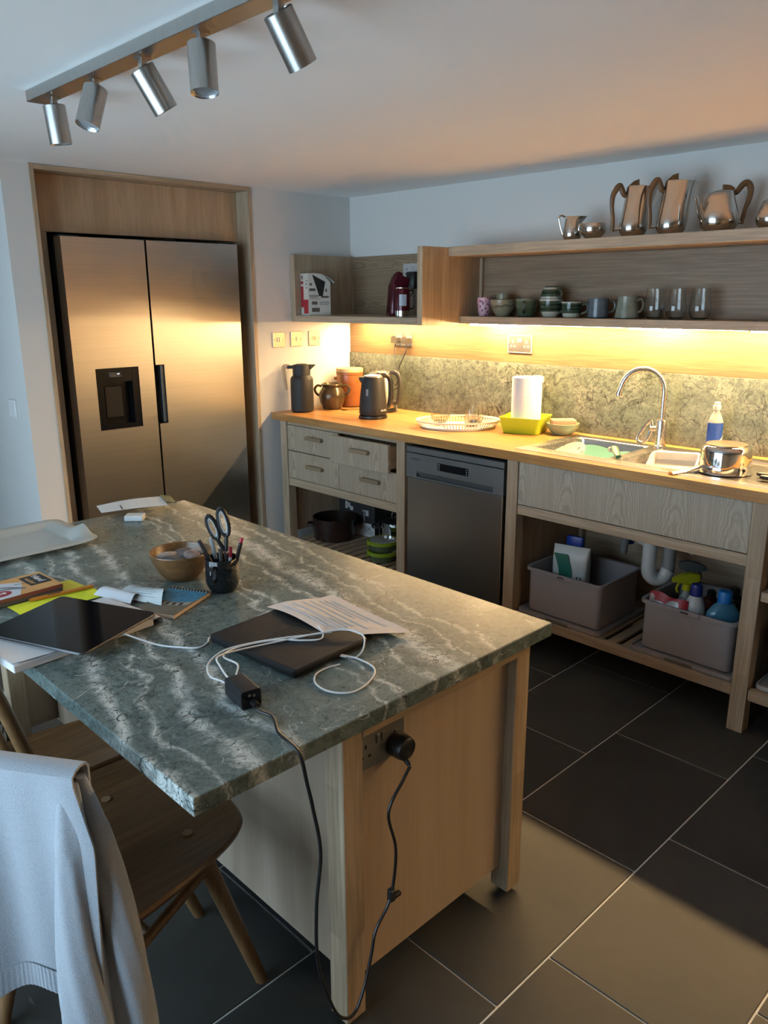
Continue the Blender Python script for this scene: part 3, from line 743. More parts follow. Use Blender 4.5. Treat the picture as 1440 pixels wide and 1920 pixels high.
def kettle(name, label, loc, body_mat, top_mat, handle_mat, base_mat, rot, rb=.077, rt=.060, h=.225, windows=True):
    t = thing(name, label, 'kettle', loc, rot)
    lathe_part(t, 'power_base', [(.079, 0), (.081, .006), (.079, .016), (.060, .019)], base_mat)
    prof = [(rb-.004, .020), (rb, .028), (rb-.001, .06), (rb-.004, .11), (rb-.011, .17), (rt+.001, h-.012), (rt-.002, h-.004), (rt-.010, h)]
    lathe_part(t, 'body', prof, body_mat, seg=36)
    lathe_part(t, 'lid', [(rt-.006, h), (rt-.010, h+.008), (rt-.03, h+.014), (.004, h+.016)], top_mat, seg=32)
    bm = BM(); tube(bm, [(rt-.012, 0, h+.004), (rt+.018, 0, h+.006), (rt+.040, 0, h-.018), (rt+.046, 0, h-.07), (rt+.042, 0, h-.13), (rt+.030, 0, h-.165), (rb-.010, 0, .055)], .0115, 10, 6, (.8, 1.2)); part(t, 'handle', bm, handle_mat, True, True)
    bm = BM(); loft(bm, [[(-rt+.012, -.024, h-.050), (-rt+.012, .024, h-.050), (-rt+.012, .024, h+.002), (-rt+.012, -.024, h+.002)], [(-rt-.018, -.008, h-.012), (-rt-.018, .008, h-.012), (-rt-.018, .008, h+.004), (-rt-.018, -.008, h+.004)]]); part(t, 'spout', bm, body_mat, False, True)
    return t
bk = kettle('electric_kettle', 'matte black electric kettle standing on its round base', (.597, -.385, Z), BLACKM, plain('kettle_lid_brown', (.28, .22, .16), .3, .5), BLACKP, BLACKP, YAW+.35)
bm = BM(); gridsurf(bm, lambda u, v: ((.0745-.007*v)*math.cos(-2.5+.2*u)*1.012, (.0745-.007*v)*math.sin(-2.5+.2*u)*1.012, .055+.11*v), 3, 4, .002); part(bk, 'water_gauge', bm, plain('gauge_grey', (.20, .21, .22), .2), True, True)
text(bk, 'brand_lettering', 'KRUPS', .014, wmat(bk) @ frame((.036, -.0712, .048), (.88, .47, 0), (0, 0, 1)), WHITEP, ext=.0006)
sk_ = kettle('electric_kettle', 'brushed steel electric kettle half hidden behind the black one', (.452, -.170, Z), STEELM, STEELM, DARKG, BLACKP, YAW-.2, .072, .056, .222)

sp = thing('teaspoon', 'small steel teaspoon lying by the brown pot', 'spoon', (.275, -.272, Z), YAW)
bm = BM(); lathe(bm, [(.001, 0), (.8, .12), (1, .3), (.9, .32), (.5, .22)], (0, 0, 0), 16, cap0=True, cap1=True)
for v in bm.verts: v.co = Vector((v.co.x*.020-.03, v.co.y*.013, v.co.z*.012))
tube(bm, [(-.012, 0, .004), (.03, 0, .006), (.075, 0, .003)], lambda t: .0025+.001*t, 6, 4, (1, .5)); part(sp, 'bowl_and_stem', bm, STEEL, True, True)

# plug tops and flexes at the kettle socket
for i, (dx, pts, lab) in enumerate(((-.043, [(0,-.004,-.024), (-.004,-.010,-.055), (.012,-.012,-.13), (.045,-.016,-.20), (.052,-.020,-.25), (.020,-.022,-.285), (-.005,-.03,-.30), (.045,-.05,-.36), (.082,-.075,-.404), (.079,-.105,-.408)], 'black plug and flex of the steel kettle'),
                              (.043, [(0,-.004,-.024), (.0,-.010,-.07), (-.05,-.012,-.16), (-.060,-.014,-.23), (-.075,-.016,-.262), (-.10,-.022,-.23), (-.115,-.03,-.22), (-.10,-.045,-.31), (-.07,-.10,-.38), (-.06,-.18,-.406), (.006,-.29,-.408)], 'black plug and flex of the black kettle'))):
    c = Vector((.472+dx, -.0205, 1.327))
    t = thing('plug_and_flex', lab, 'plug', c)
    bm = BM(); vs = prism(bm, [(-.024, -.018), (.024, -.018), (.022, .014), (.012, .024), (-.012, .024), (-.022, .014)], 0, .034, frame(c, (1,0,0), (0,0,1))); part(t, 'plug', bm, plain('plug_black_%d' % i, (.03, .026, .022), .35))
    bm = BM(); tube(bm, [c+Vector(p)+Vector((0, -.014, 0)) for p in pts], .0032, 8, 6); part(t, 'flex', bm, BLACKP, True)
# the plug inside the corner shelf
c = Vector((.588, -.0215, 1.70)); t = thing('plug_adapter', 'bulky black plug adapter in the corner shelf socket', 'plug', c)
bm = BM(); box(bm, c.x-.034, c.x+.034, c.y-.062, c.y, 1.615, 1.708, .006, seg=2); part(t, 'plug', bm, BLACKP, True)
bm = BM(); tube(bm, [c+Vector(p) for p in ((0,-.03,-.085), (-.01,-.05,-.13), (-.02,-.08,-.19), (-.03,-.10,-.222))], .003, 8, 5); part(t, 'flex', bm, BLACKP, True)

# pierced oval tray
TRAYW = plain('ivory_plastic', (.70, .66, .56), .45, var=.02)
tr_ = thing('oval_tray', 'ivory oval plastic tray with a pierced rim on the worktop', 'tray', (1.150, -.305, Z), YAW)
A, B_ = .190, .142
lathe_part(tr_, 'base', [(.98, 0), (1.0, .003), (1.0, .006), (.97, .007), (.001, .005)], TRAYW, seg=56, sx=A, sy=B_)
def rimpt(t, z, k): s_ = 1+.16*k; return (A*s_*math.cos(t), B_*s_*math.sin(t), z)
bm = BM()
for (z0, k0, z1, k1, th) in ((.004, 0, .012, .16, .004), (.034, .86, .042, 1.0, .004)):
    n_ = 64; R = []
    for k in range(n_):
        t = 2*PI*k/n_; a = Vector(rimpt(t, z0, k0)); b = Vector(rimpt(t, z1, k1)); o_ = Vector((math.cos(t), math.sin(t), 0))*th
        R.append([bm.verts.new(p) for p in (a, b, b-o_, a-o_)])
    for k in range(n_):
        p, q = R[k], R[(k+1) % n_]
        for e in range(4): bm.faces.new((p[e], q[e], q[(e+1) % 4], p[(e+1) % 4]))
part(tr_, 'rim', bm, TRAYW, False, True)
bm = BM(); n_ = 84
for k in range(n_):
    t = 2*PI*(k+.5)/n_
    if abs(math.sin(t)) < .16 and math.cos(t) > 0: continue
    if abs(((t-3.95+PI) % (2*PI))-PI) < .28: continue
    w2 = .0034
    tg = Vector((-A*math.sin(t), B_*math.cos(t), 0)).normalized()*w2; o_ = Vector((math.cos(t), math.sin(t), 0))*.003
    zs = [(.010, .12), (.018, .36), (.0225, .5), (.027, .64), (.036, .88)]; wd = [1, .5, 1.25, .5, 1]
    rows = []
    for (z, kk), f_ in zip(zs, wd):
        p = Vector(rimpt(t, z, kk)); rows.append([bm.verts.new(x) for x in (p-tg*f_, p+tg*f_, p+tg*f_-o_, p-tg*f_-o_)])
    for a, b in zip(rows, rows[1:]):
        for e in range(4): bm.faces.new((a[e], a[(e+1) % 4], b[(e+1) % 4], b[e]))
part(tr_, 'pierced_wall', bm, TRAYW, False, True)
GLASS = glass('clear_glass', (.98, .99, .98))
def tumbler(name, label, loc, r, h, mat=GLASS, rb=None, group=None, waist=None):
    t = thing(name, label, 'glass', loc, YAW, group)
    rb = rb or r*.86
    prof = [(rb*.8, 0), (rb, .004), (r, h*.32), (r*(waist or .94), h*.7), (r*(waist or .94)*.98, h), (r*(waist or .94)*.98-.0016, h), (r*(waist or .94)-.0018, h*.7), (r-.002, h*.32), (rb-.003, .008), (.001, .007)]
    lathe_part(t, 'body', prof, mat, seg=32)
    return t
tumbler('tumbler', 'taller clear tumbler at the back of the ivory tray', (1.160, -.180, Z+.0075), .042, .098)
tumbler('tumbler', 'shorter clear tumbler at the front of the ivory tray', (1.205, -.262, Z+.0075), .038, .088)
t = thing('glass_bowl', 'small clear glass bowl on three feet on the ivory tray', 'bowl', (1.062, -.345, Z+.0072), YAW)
lathe_part(t, 'bowl', [(.012, .010), (.032, .016), (.046, .034), (.050, .052), (.0485, .052), (.0445, .035), (.031, .019), (.001, .0135)], glass('amber_tinted_glass', (.93, .90, .80)), cap1=False)
for k in range(3):
    a = 2*PI*k/3+.5; tube_part(t, 'foot', [(.030*math.cos(a), .030*math.sin(a), .0165), (.033*math.cos(a), .033*math.sin(a), .0)], .005, GLASS, n=0)

# yellow tub and kitchen roll
YEL = plain('lime_yellow_plastic', (.44, .56, .02), .4, var=.02)
tub = thing('square_tub', 'lime yellow square plastic tub holding the kitchen roll', 'tub', (1.478, -.175, Z), .32)
bm = BM()
def sq(hx, hy, z, r=.02): return [(x, y, z) for x, y in rrect(-hx, hx, -hy, hy, r, 4)]
loft(bm, [sq(.088, .088, 0), sq(.092, .092, .004), sq(.106, .106, .074), sq(.108, .108, .079), sq(.105, .105, .079), sq(.103, .103, .074), sq(.089, .089, .006)]); part(tub, 'body', bm, YEL, True, True)
ROLL = N('paper_towel'); f1 = ROLL.noise(ROLL.coords((1,1,1)), 160, 2); ROLL.bump(f1, .25, .003); ROLL = ROLL.set(ROLL.ramp(f1, [(.3, (.74,.73,.71)), (.7, (.80,.79,.77))]), .95)
kr = thing('kitchen_roll', 'white kitchen paper roll standing upright in the lime tub', 'paper roll', (1.478, -.175, Z+.0075), YAW)
lathe_part(kr, 'paper', [(.020, 0), (.070, 0), (.073, .004), (.073, .258), (.071, .262), (.021, .262)], ROLL, seg=40, cap0=False, cap1=False)
lathe_part(kr, 'core', [(.021, .0), (.021, .2615), (.018, .2615), (.018, .0)], plain('cardboard', (.45, .33, .2), .9), cap0=False, cap1=False)
bm = BM(); gridsurf(bm, lambda u, v: (.035+.052*u, .062-.035*u+.0, .262-.03*(1-v)+.012*math.sin(u*2)-.012*u), 6, 3, .0008); part(kr, 'loose_sheet', bm, ROLL, True, True)

SAGE = plain('sage_glaze', (.22, .27, .17), .3)
sd = thing('soap_dish', 'sage green ceramic dish between the kitchen roll and sink', 'dish', (1.658, -.118, Z), YAW)
lathe_part(sd, 'bowl', [(.042, 0), (.046, .003), (.062, .018), (.076, .040), (.079, .056), (.076, .057), (.071, .042), (.056, .020), (.040, .010), (.001, .009)], SAGE, cap1=False, seg=36)
bm = BM(); box(bm, -.058, .058, -.034, .034, .044, .074, .004, seg=2); t = thing('soap_bar', 'peach soap block resting on the sage green dish', 'soap', (1.658, -.118, Z), YAW); part(t, 'block', bm, plain('peach_soap', (.50, .27, .17), .6), True, True)

# tap
tap = thing('tap', 'brushed steel swan-neck mixer tap behind the sink bowls', 'tap', (2.158, -.108, .9224), 0)
lathe_part(tap, 'base', [(.026, 0), (.026, .006), (.0235, .008), (.0235, .115), (.022, .120), (.016, .122)], STEELM)
dirx, diry = -.87, -.49
pts = [(0, 0, .115), (0, 0, .20)]
for k in range(0, 11):
    a = PI*k/10*.93; rr = .092
    pts.append((dirx*rr*(1-math.cos(a)), diry*rr*(1-math.cos(a)), .24+rr*1.08*math.sin(a)))
p_ = Vector(pts[-1]); pts.append(tuple(p_+Vector((dirx*.012, diry*.012, -.035))))
tube_part(tap, 'spout', pts, .0125, STEELM, 14, 4)
bm = BM(); lathe(bm, [(.0135, 0), (.0135, .016)], (0,0,0), 16, mat4=Matrix.Translation(p_+Vector((dirx*.009, diry*.009, -.041)))); part(tap, 'nozzle', bm, STEEL, True, True)
lathe_part(tap, 'lever_pivot', [(.013, 0), (.013, .04)], STEELM, (0,0,0)).matrix_basis = Matrix.Translation((-.010, -.008, .082)) @ Vector((0,0,1)).rotation_difference(Vector((-.7,-.7,0))).to_matrix().to_4x4()
lev = [(-.034, -.036, .120), (-.052, -.060, .085), (-.066, -.080, .036), (-.050, -.070, .022), (-.036, -.050, .040), (-.028, -.034, .085)]
bm = BM(); tube(bm, lev+[lev[0]], .0055, 8, 5, (.6, 1.5)); part(tap, 'lever', bm, STEELM, True, True)
bm = BM(); prism(bm, [(-.002, 0), (.020, .004), (.016, .035), (0, .03)], -.002, .002, frame((-.052, -.070, .022), (.5,.6,.2), (-.2,-.15,1))); part(tap, 'lever_web', bm, plain('dark_lever_steel', (.34, .34, .35), .3, 1.0), False, True)  # lever web is a darker steel than the spout

# detergent bottle
BLUE = plain('deep_blue_label', (.012, .055, .30), .35)
db = thing('detergent_bottle', 'clear dish soap bottle with a blue label behind the saucepan', 'bottle', (2.392, -.098, .9224), YAW)
bm = BM(); 
def ov(a, b, z): return [(a*math.cos(2*PI*k/20), b*math.sin(2*PI*k/20), z) for k in range(20)]
loft(bm, [ov(.028, .016, 0), ov(.031, .019, .006), ov(.032, .019, .10), ov(.032, .019, .135), ov(.022, .016, .160), ov(.013, .012, .176), ov(.013, .012, .186)]); part(db, 'body', bm, plain('cloudy_clear_plastic', (.60, .60, .52), .2, Transmission_Weight=.35), True, True)
bm = BM(); loft(bm, [ov(.0326, .0196, .012), ov(.0326, .0196, .132)], False, False); lb = part(db, 'label', bm, BLUE, True, True)
bm = BM(); gridsurf(bm, lambda u, v: (.0335*math.cos(-1.5+u*1.3), .0206*math.sin(-1.5+u*1.3), .03+.05*v*(.4+.6*u)), 6, 3, .0004); part(lb, 'swoosh', bm, plain('pale_swoosh', (.75, .75, .72), .4), True, True)
bm = BM(); gridsurf(bm, lambda u, v: (.0337*math.cos(-.9+u*.6), .0209*math.sin(-.9+u*.6), .04+.02*v), 4, 2, .0004); part(lb, 'red_mark', bm, plain('red_print', (.55, .05, .03), .4), True, True)
lathe_part(db, 'cap', [(.014, .186), (.0155, .188), (.0155, .204), (.012, .206), (.012, .216), (.009, .219)], plain('ivory_cap', (.62, .58, .48), .4))

# upturned saucepan
pan = thing('saucepan', 'polished steel saucepan upturned on the sink drainer', 'saucepan', (2.565, -.385, .9128), YAW)
lathe_part(pan, 'body', [(.094, .0), (.102, .003), (.102, .006), (.094, .010), (.093, .080), (.091, .094), (.084, .104), (.076, .107)], CHROME, seg=48, cap0=False)
lathe_part(pan, 'base_disc', [(.076, .1072), (.075, .111), (.001, .112)], plain('worn_base_steel', (.45, .36, .27), .3, 1.0, var=.15), seg=40)
bm = BM(); tube(bm, [(-.088, -.012, .026), (-.115, -.024, .024), (-.17, -.048, .016), (-.235, -.078, .012)], lambda t: .009+.002*t, 10, 5, (1.3, .6)); part(pan, 'handle', bm, STEELM, True, True)

BK = plain('soft_black_handle', (.012, .012, .012), .4)
for i, (x, y, r, lab) in enumerate(((2.735, -.385, .10, 'black handled utensil lying on the sink drainer, further back'), (2.765, -.435, -.05, 'black handled utensil lying on the sink drainer, nearer the edge'))):
    t = thing('kitchen_utensil', lab, 'utensil', (x, y, .914), r+.15, group='black handled utensils on the drainer')
    bm = BM(); tube(bm, [(-.045, 0, .012), (-.035, 0, .013), (.0, 0, .012), (.07, 0, .010), (.105, 0, .010)], lambda t: .010*(.75+.5*math.sin(PI*min(1, t*1.4))), 10, 5, (1.2, .75)); part(t, 'handle', bm, BK, True, True)
    bm = BM(); tube(bm, [(.10, 0, .010), (.19, 0, .009)], .004, 8, 0); part(t, 'shaft', bm, STEEL, True, True)
    bm = BM(); box(bm, .185, .27, -.025, .025, .007, .0095, .0015); part(t, 'blade', bm, STEEL, False, True)

# things in the sink bowls
TEAL = plain('teal_glaze', (.20, .42, .38), .25, var=.03)
t = thing('serving_bowl', 'pale teal wavy-rimmed bowl lying in the larger sink bowl', 'bowl', (1.945, -.315, .7545), .2)
bm = BM(); rings = []
for (r, z) in ((.05, 0), (.06, .004), (.11, .05), (.145, .100), (.162, .140), (.158, .1405), (.141, .101), (.105, .052), (.05, .010)):
    rings.append([(r*math.cos(2*PI*k/48), r*math.sin(2*PI*k/48)*.98, z*(1+.06*math.sin(4*PI*2*k/48)*(z > .09))) for k in range(48)])
loft(bm, rings); part(t, 'bowl', bm, TEAL, True, True)
DOT = N('polka_dot_cream'); vv = DOT.n('ShaderNodeTexVoronoi'); vv.inputs['Scale'].default_value = 30; vv.inputs['Randomness'].default_value = .35; DOT.l(DOT.coords(), vv.inputs['Vector'])
DOT = DOT.set(DOT.ramp(vv.outputs['Distance'], [(.24, (.03, .02, .015)), (.27, (.68, .56, .42))], 'LINEAR'), .4)
t = thing('spotted_plate', 'cream plate with dark spots leaning in the larger sink bowl', 'plate', (1.872, -.405, .872), 0)
bm = BM(); M4 = Matrix.Rotation(.55, 4, 'X') @ Matrix.Rotation(-.25, 4, 'Y')
lathe(bm, [(.055, 0), (.06, -.004), (.078, .004), (.097, .013), (.098, .016), (.078, .009), (.055, .003), (.001, .003)], (0,0,0), 36, cap1=False, mat4=M4); part(t, 'plate', bm, DOT, True, True)
t = thing('washing_up_brush', 'dark green handled washing-up brush across the sink divider', 'brush', (2.135, -.455, .934), 0)
bm = BM(); tube(bm, [(-.035, .045, .012), (-.02, .03, .020), (.01, -.005, .006), (.035, -.03, -.002)], lambda t: .012-.004*abs(t-.4), 10, 5, (1.3, .8)); part(t, 'handle', bm, plain('bottle_green_plastic', (.03, .12, .075), .35), True, True)
bm = BM(); lathe(bm, [(.010, 0), (.017, -.004), (.017, -.016), (.012, -.020)], (-.047, .058, .016), 14); part(t, 'bristles', bm, plain('pale_bristle', (.55, .48, .36), .9), True, True)
t = thing('plastic_food_box', 'white plastic food box propped in the smaller sink bowl', 'food box', (2.325, -.335, .885), 0)
bm = BM(); M4 = Matrix.Rotation(.62, 4, 'X') @ Matrix.Rotation(.12, 4, 'Z')
vs = loft(bm, [sq(.090, .075, -.030, .02), sq(.098, .083, .0, .02), sq(.104, .089, .004, .02), sq(.104, .089, .008, .02), sq(.096, .081, .008, .02), sq(.086, .071, -.024, .02)]); bmesh.ops.transform(bm, matrix=M4, verts=vs); part(t, 'body', bm, plain('milky_plastic', (.70, .66, .58), .3), True, True)
t = thing('yellow_scrubber', 'mustard scrubbing pad with a loop on the white food box', 'scrubber', (2.372, -.405, .862), 0)
bm = BM(); lathe(bm, [(.001, -.010), (.6, -.009), (1, 0), (.6, .009), (.001, .010)], (0,0,0), 18, cap0=False, cap1=False)
for v in bm.verts: v.co = Vector((v.co.x*.045, v.co.y*.028, v.co.z))
bmesh.ops.transform(bm, matrix=Matrix.Rotation(.62, 4, 'X') @ Matrix.Rotation(.5, 4, 'Z'), verts=bm.verts[:]); part(t, 'pad', bm, plain('mustard_fibre', (.50, .27, .05), .8, bump=.5, scale=60), True, True)
bm = BM(); tube(bm, [(-.038, -.022, -.006), (-.062, -.018, -.004), (-.070, -.034, -.016), (-.052, -.036, -.016), (-.038, -.024, -.008)], .0022, 6, 5); part(t, 'loop', bm, plain('cord_tan', (.45, .30, .12), .8), True, True)

# ================================================================== CORNER SHELF THINGS
ZS = 1.4706
t = thing('filter_box', 'opened white and red cardboard filter box on the corner shelf', 'box', (.122, -.385, ZS), YAW+.46)
CARD = plain('white_card', (.56, .53, .47), .7, var=.04)
bm = BM(); vs = []
w_, d_, h_ = .068, .058, .232
P = [(-w_, -d_, 0), (w_, -d_, 0), (w_, d_, 0), (-w_, d_, 0), (-w_, -d_, h_), (w_*.25, -d_, h_*.99), (w_, -d_, h_*.80), (w_, d_, h_*.80), (w_*.25, d_, h_*.99), (-w_, d_, h_)]
V = [bm.verts.new(p) for p in P]
for f_ in ((0,1,6,5,4), (1,2,7,6), (2,3,9,8,7), (3,0,4,9), (3,2,1,0), (4,5,8,9), (5,6,7,8)): bm.faces.new([V[i] for i in f_])
part(t, 'carton', bm, CARD, False, True)
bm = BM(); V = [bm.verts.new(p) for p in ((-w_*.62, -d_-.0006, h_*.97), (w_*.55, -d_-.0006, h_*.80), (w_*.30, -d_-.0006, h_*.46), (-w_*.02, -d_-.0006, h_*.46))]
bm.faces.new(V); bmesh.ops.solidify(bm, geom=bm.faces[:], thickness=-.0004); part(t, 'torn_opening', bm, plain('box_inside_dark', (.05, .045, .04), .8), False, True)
bm = BM(); gridsurf(bm, lambda u, v: (-w_*.5+(w_*1.9)*u, -d_+.004+.05*v-.012*math.sin(u*2.4), h_*.99+.004-.052*u*u-.006*v), 8, 3, .001); part(t, 'lid_flap', bm, CARD, True, True)
RED = plain('carton_red', (.40, .02, .035), .5)
bm = BM(); box(bm, -w_-.0006, -w_, -d_*.98, d_*.25, .01, h_*.38); box(bm, -w_-.0006, -w_, d_*.28, d_*.96, .045, h_*.70); box(bm, -w_-.0006, -w_, d_*.28, d_*.96, h_*.75, h_*.82); part(t, 'red_print', bm, RED, False, True)
bm = BM()
for z0, z1, x0, x1 in ((.135,.150,-.9,-.35), (.100,.104,-.9,-.1), (.108,.112,-.9,-.05), (.090,.092,-.9,.1), (.097,.108,.15,.85), (.060,.078,-.7,-.2), (.020,.042,-.7,0), (.076,.078,.0,.9), (.070,.072,.0,.9), (.064,.066,.0,.9), (.058,.060,.0,.8), (.130,.155,.3,.42), (.130,.148,.55,.68), (.165,.178,-.85,-.65)):
    box(bm, w_*x0, w_*x1, -d_-.0006, -d_, z0, z1)
for z0, z1, y0, y1 in ((.19,.195,-.8,-.5), (.17,.175,-.7,-.3), (.15,.155,-.75,-.4), (.205,.222,.4,.8), (.20,.203,.3,.9)): box(bm, -w_-.0006, -w_, d_*y0, d_*y1, z0, z1)
part(t, 'dark_print', bm, plain('carton_ink', (.12, .09, .07), .6), False, True, kind='stuff')

MAR = plain('burgundy_gloss', (.075, .006, .014), .14, .2, var=.1)
t = thing('coffee_maker', 'glossy burgundy coffee gadget with a folded arm on the corner shelf', 'coffee maker', (.640, -.238, ZS), YAW+.25)
bm = BM(); loft(bm, [sq(.050, .055, 0, .02), sq(.052, .057, .02, .02), sq(.046, .050, .10, .02), sq(.044, .046, .155, .02), sq(.036, .038, .178, .016)]); part(t, 'body', bm, MAR, True, True)
bm = BM(); M4 = Matrix.Translation((.012, -.01, .178)) @ Matrix.Rotation(.42, 4, 'Y'); vs = loft(bm, [sq(.044, .034, -.026, .012), sq(.048, .038, 0, .014), sq(.042, .032, .034, .012)]); bmesh.ops.transform(bm, matrix=M4, verts=vs); part(t, 'head', bm, MAR, True, True)
bm = BM(); tube(bm, [(-.028, -.03, .165), (-.020, -.03, .205), (-.002, -.03, .222), (.02, -.03, .214)], .008, 8, 5, (.7, 1.4)); part(t, 'arm', bm, MAR, True, True)
box_part(t, 'black_panel', (-.004, .026, -.062, -.046, .065, .145), BLACKP, .003)
t = thing('metal_canister', 'burgundy cylinder canister with a steel foot and pale label', 'canister', (.742, -.300, ZS), YAW)
lathe_part(t, 'body', [(.040, .030), (.0405, .034), (.0405, .140), (.039, .143)], MAR, seg=32)
lathe_part(t, 'steel_foot', [(.039, 0), (.041, .001), (.041, .030), (.040, .0305)], STEEL, seg=32)
lathe_part(t, 'top_ring', [(.0405, .143), (.041, .144), (.041, .148), (.030, .150), (.002, .150)], STEEL, seg=32)
bm = BM(); gridsurf(bm, lambda u, v: (.0409*math.cos(-2.05+u*1.0), .0409*math.sin(-2.05+u*1.0), .055+.058*v), 8, 2, .0004); part(t, 'label', bm, plain('pale_blue_label', (.42, .46, .52), .4), True, True)
tube_part(t, 'handle', [(.036, .012, .135), (.058, .018, .125), (.060, .018, .05), (.038, .012, .04)], .005, BLACKP)

# ================================================================== POLISHED POTS ON THE TOP SHELF
POLI = plain('polished_aluminium', (.60, .56, .51), .17, 1.0, var=.06, scale=5)
TEAK = wood('dark_teak_handle', (.095, .045, .015), (.20, .105, .042), 'z', rough=.4)
ZT = 1.8113
def tall_jug(label, loc, s=1.0, rot=YAW):
    t = thing('coffee_jug', label, 'jug', loc, rot, group='polished metal tea set on the top shelf')
    rows = [(0,-.040,.040,.038,0), (.004,-.046,.044,.043,0), (.018,-.056,.053,.052,0), (.034,-.059,.058,.055,0), (.062,-.055,.063,.053,.1), (.105,-.049,.069,.049,.25), (.15,-.043,.078,.046,.45), (.184,-.040,.088,.044,.62), (.196,-.038,.100,.043,.75)]
    rows = [(z*s, a*s, b*s, c*s, p_) for z, a, b, c, p_ in rows]
    inner = [(z-.003*s, a+.003*s, b-.003*s, c-.003*s, p_) for z, a, b, c, p_ in rows[::-1][:-2]]
    bm = BM(); vessel(bm, rows+[(inner[0][0]+.003*s, *inner[0][1:])]+inner[1:4], 32, True, True); part(t, 'body', bm, POLI, True, True)
    bm = BM(); tube(bm, [Vector(p)*s for p in ((-.038,0,.160), (-.048,0,.166), (-.062,0,.192), (-.070,0,.200), (-.082,0,.186), (-.094,0,.160), (-.095,0,.120), (-.088,0,.070), (-.087,0,.020))], lambda u: s*(.0075+.0035*math.sin(PI*min(1, u*1.3))), 10, 4, (1.0, 1.15)); h_ = part(t, 'handle', bm, TEAK, True, True)
    bm = BM(); tube(bm, [Vector(p)*s for p in ((-.087,0,.030), (-.072,0,.028), (-.056,0,.032))], .005*s, 8, 3); part(h_, 'fixing', bm, POLI, True, True)
    bm = BM(); prism(bm, [(-.035*s, .196*s), (.012*s, .198*s), (.010*s, .226*s), (-.012*s, .218*s)], -.006*s, .006*s, frame((0,0,0), (1,0,0), (0,0,1))); part(t, 'lid_knob', bm, TEAK, False, True)
    bm = BM(); vessel(bm, [(.190*s, -.036*s, .060*s, .040*s, .3), (.199*s, -.030*s, .050*s, .034*s, .3), (.2*s, -.02*s, .03*s, .02*s, 0)], 24, True, True); part(t, 'lid', bm, POLI, True, True)
    return t
tall_jug('polished metal coffee jug with teak handle, beside the small milk jug', (2.003, -.205, ZT))
tall_jug('polished metal coffee jug with teak handle, beside the teapot', (2.168, -.198, ZT), 1.03)
t = thing('teapot', 'squat polished metal teapot with a curved teak handle', 'teapot', (2.360, -.195, ZT), YAW, 'polished metal tea set on the top shelf')
bm = BM(); vessel(bm, [(0,-.045,.045,.045,0), (.004,-.052,.056,.052,0), (.018,-.066,.070,.062,0), (.042,-.072,.076,.066,0), (.08,-.066,.066,.060,0), (.12,-.056,.054,.050,0), (.140,-.046,.050,.044,0), (.147,-.036,.048,.038,0), (.153,-.010,.040,.020,0)], 32, True, True); part(t, 'body', bm, POLI, True, True)
bm = BM(); tube(bm, [(-.062,0,.050), (-.078,0,.082), (-.088,0,.115), (-.096,0,.132)], lambda u: .016-.009*u, 10, 4, (1.1, .9)); part(t, 'spout', bm, POLI, True, True)
bm = BM(); tube(bm, [(.052,0,.140), (.060,0,.146), (.080,0,.172), (.098,0,.178), (.112,0,.158), (.110,0,.122), (.098,0,.080), (.090,0,.030)], lambda u: .008+.0045*math.sin(PI*min(1, u*1.2)), 10, 4); h_ = part(t, 'handle', bm, TEAK, True, True)
bm = BM(); tube(bm, [(.092,0,.036), (.080,0,.034), (.066,0,.038)], .006, 8, 3); part(h_, 'fixing', bm, POLI, True, True)
bm = BM(); prism(bm, [(.006, .152), (.050, .152), (.048, .160), (.030, .170), (.004, .172)], -.007, .007, frame((0,0,0), (1,0,0), (0,0,1))); part(t, 'lid_knob', bm, TEAK, False, True)
t = thing('milk_jug', 'small polished metal milk jug with a wire-thin handle', 'jug', (1.706, -.205, ZT), YAW, 'polished metal tea set on the top shelf')
bm = BM(); vessel(bm, [(0,-.028,.028,.028,0), (.004,-.034,.034,.033,0), (.016,-.040,.040,.038,0), (.03,-.041,.042,.039,0), (.06,-.037,.040,.036,.1), (.085,-.034,.046,.034,.4), (.098,-.033,.060,.033,.7), (.101,-.032,.068,.032,.8), (.098,-.030,.060,.030,.8), (.07,-.031,.036,.030,.2)], 28, True, True); part(t, 'body', bm, POLI, True, True)
tube_part(t, 'handle', [(-.030,0,.098), (-.052,0,.106), (-.062,0,.094), (-.054,0,.060), (-.042,0,.026)], .0042, POLI)
t = thing('sugar_bowl', 'small polished metal sugar bowl between the two jugs', 'bowl', (1.818, -.215, ZT), YAW, 'polished metal tea set on the top shelf')
bm = BM(); vessel(bm, [(0,-.028,.028,.028,0), (.003,-.032,.032,.032,0), (.022,-.050,.050,.048,0), (.034,-.055,.056,.053,0), (.064,-.050,.052,.048,0), (.064,-.047,.049,.045,0), (.034,-.050,.051,.048,0), (.012,-.03,.03,.03,0)], 28, True, True); part(t, 'bowl', bm, POLI, True, True)
tube_part(t, 'handle', [(-.050,0,.060), (-.062,0,.056), (-.062,0,.036), (-.054,0,.034)], .004, POLI)
t = thing('hot_water_pot', 'polished metal pot cut off by the edge of the picture', 'pot', (2.565, -.180, ZT), YAW, 'polished metal tea set on the top shelf')
bm = BM(); vessel(bm, [(0,-.045,.045,.045,0), (.004,-.052,.056,.052,0), (.018,-.064,.066,.060,0), (.040,-.068,.070,.062,0), (.07,-.058,.060,.054,0), (.098,-.046,.046,.042,0), (.108,-.032,.032,.03,0)], 32, True, True); part(t, 'body', bm, POLI, True, True)
tube_part(t, 'handle', [(-.026,-.03,.100), (-.020,-.045,.125), (-.01,-.052,.10), (-.012,-.058,.045)], .005, POLI)

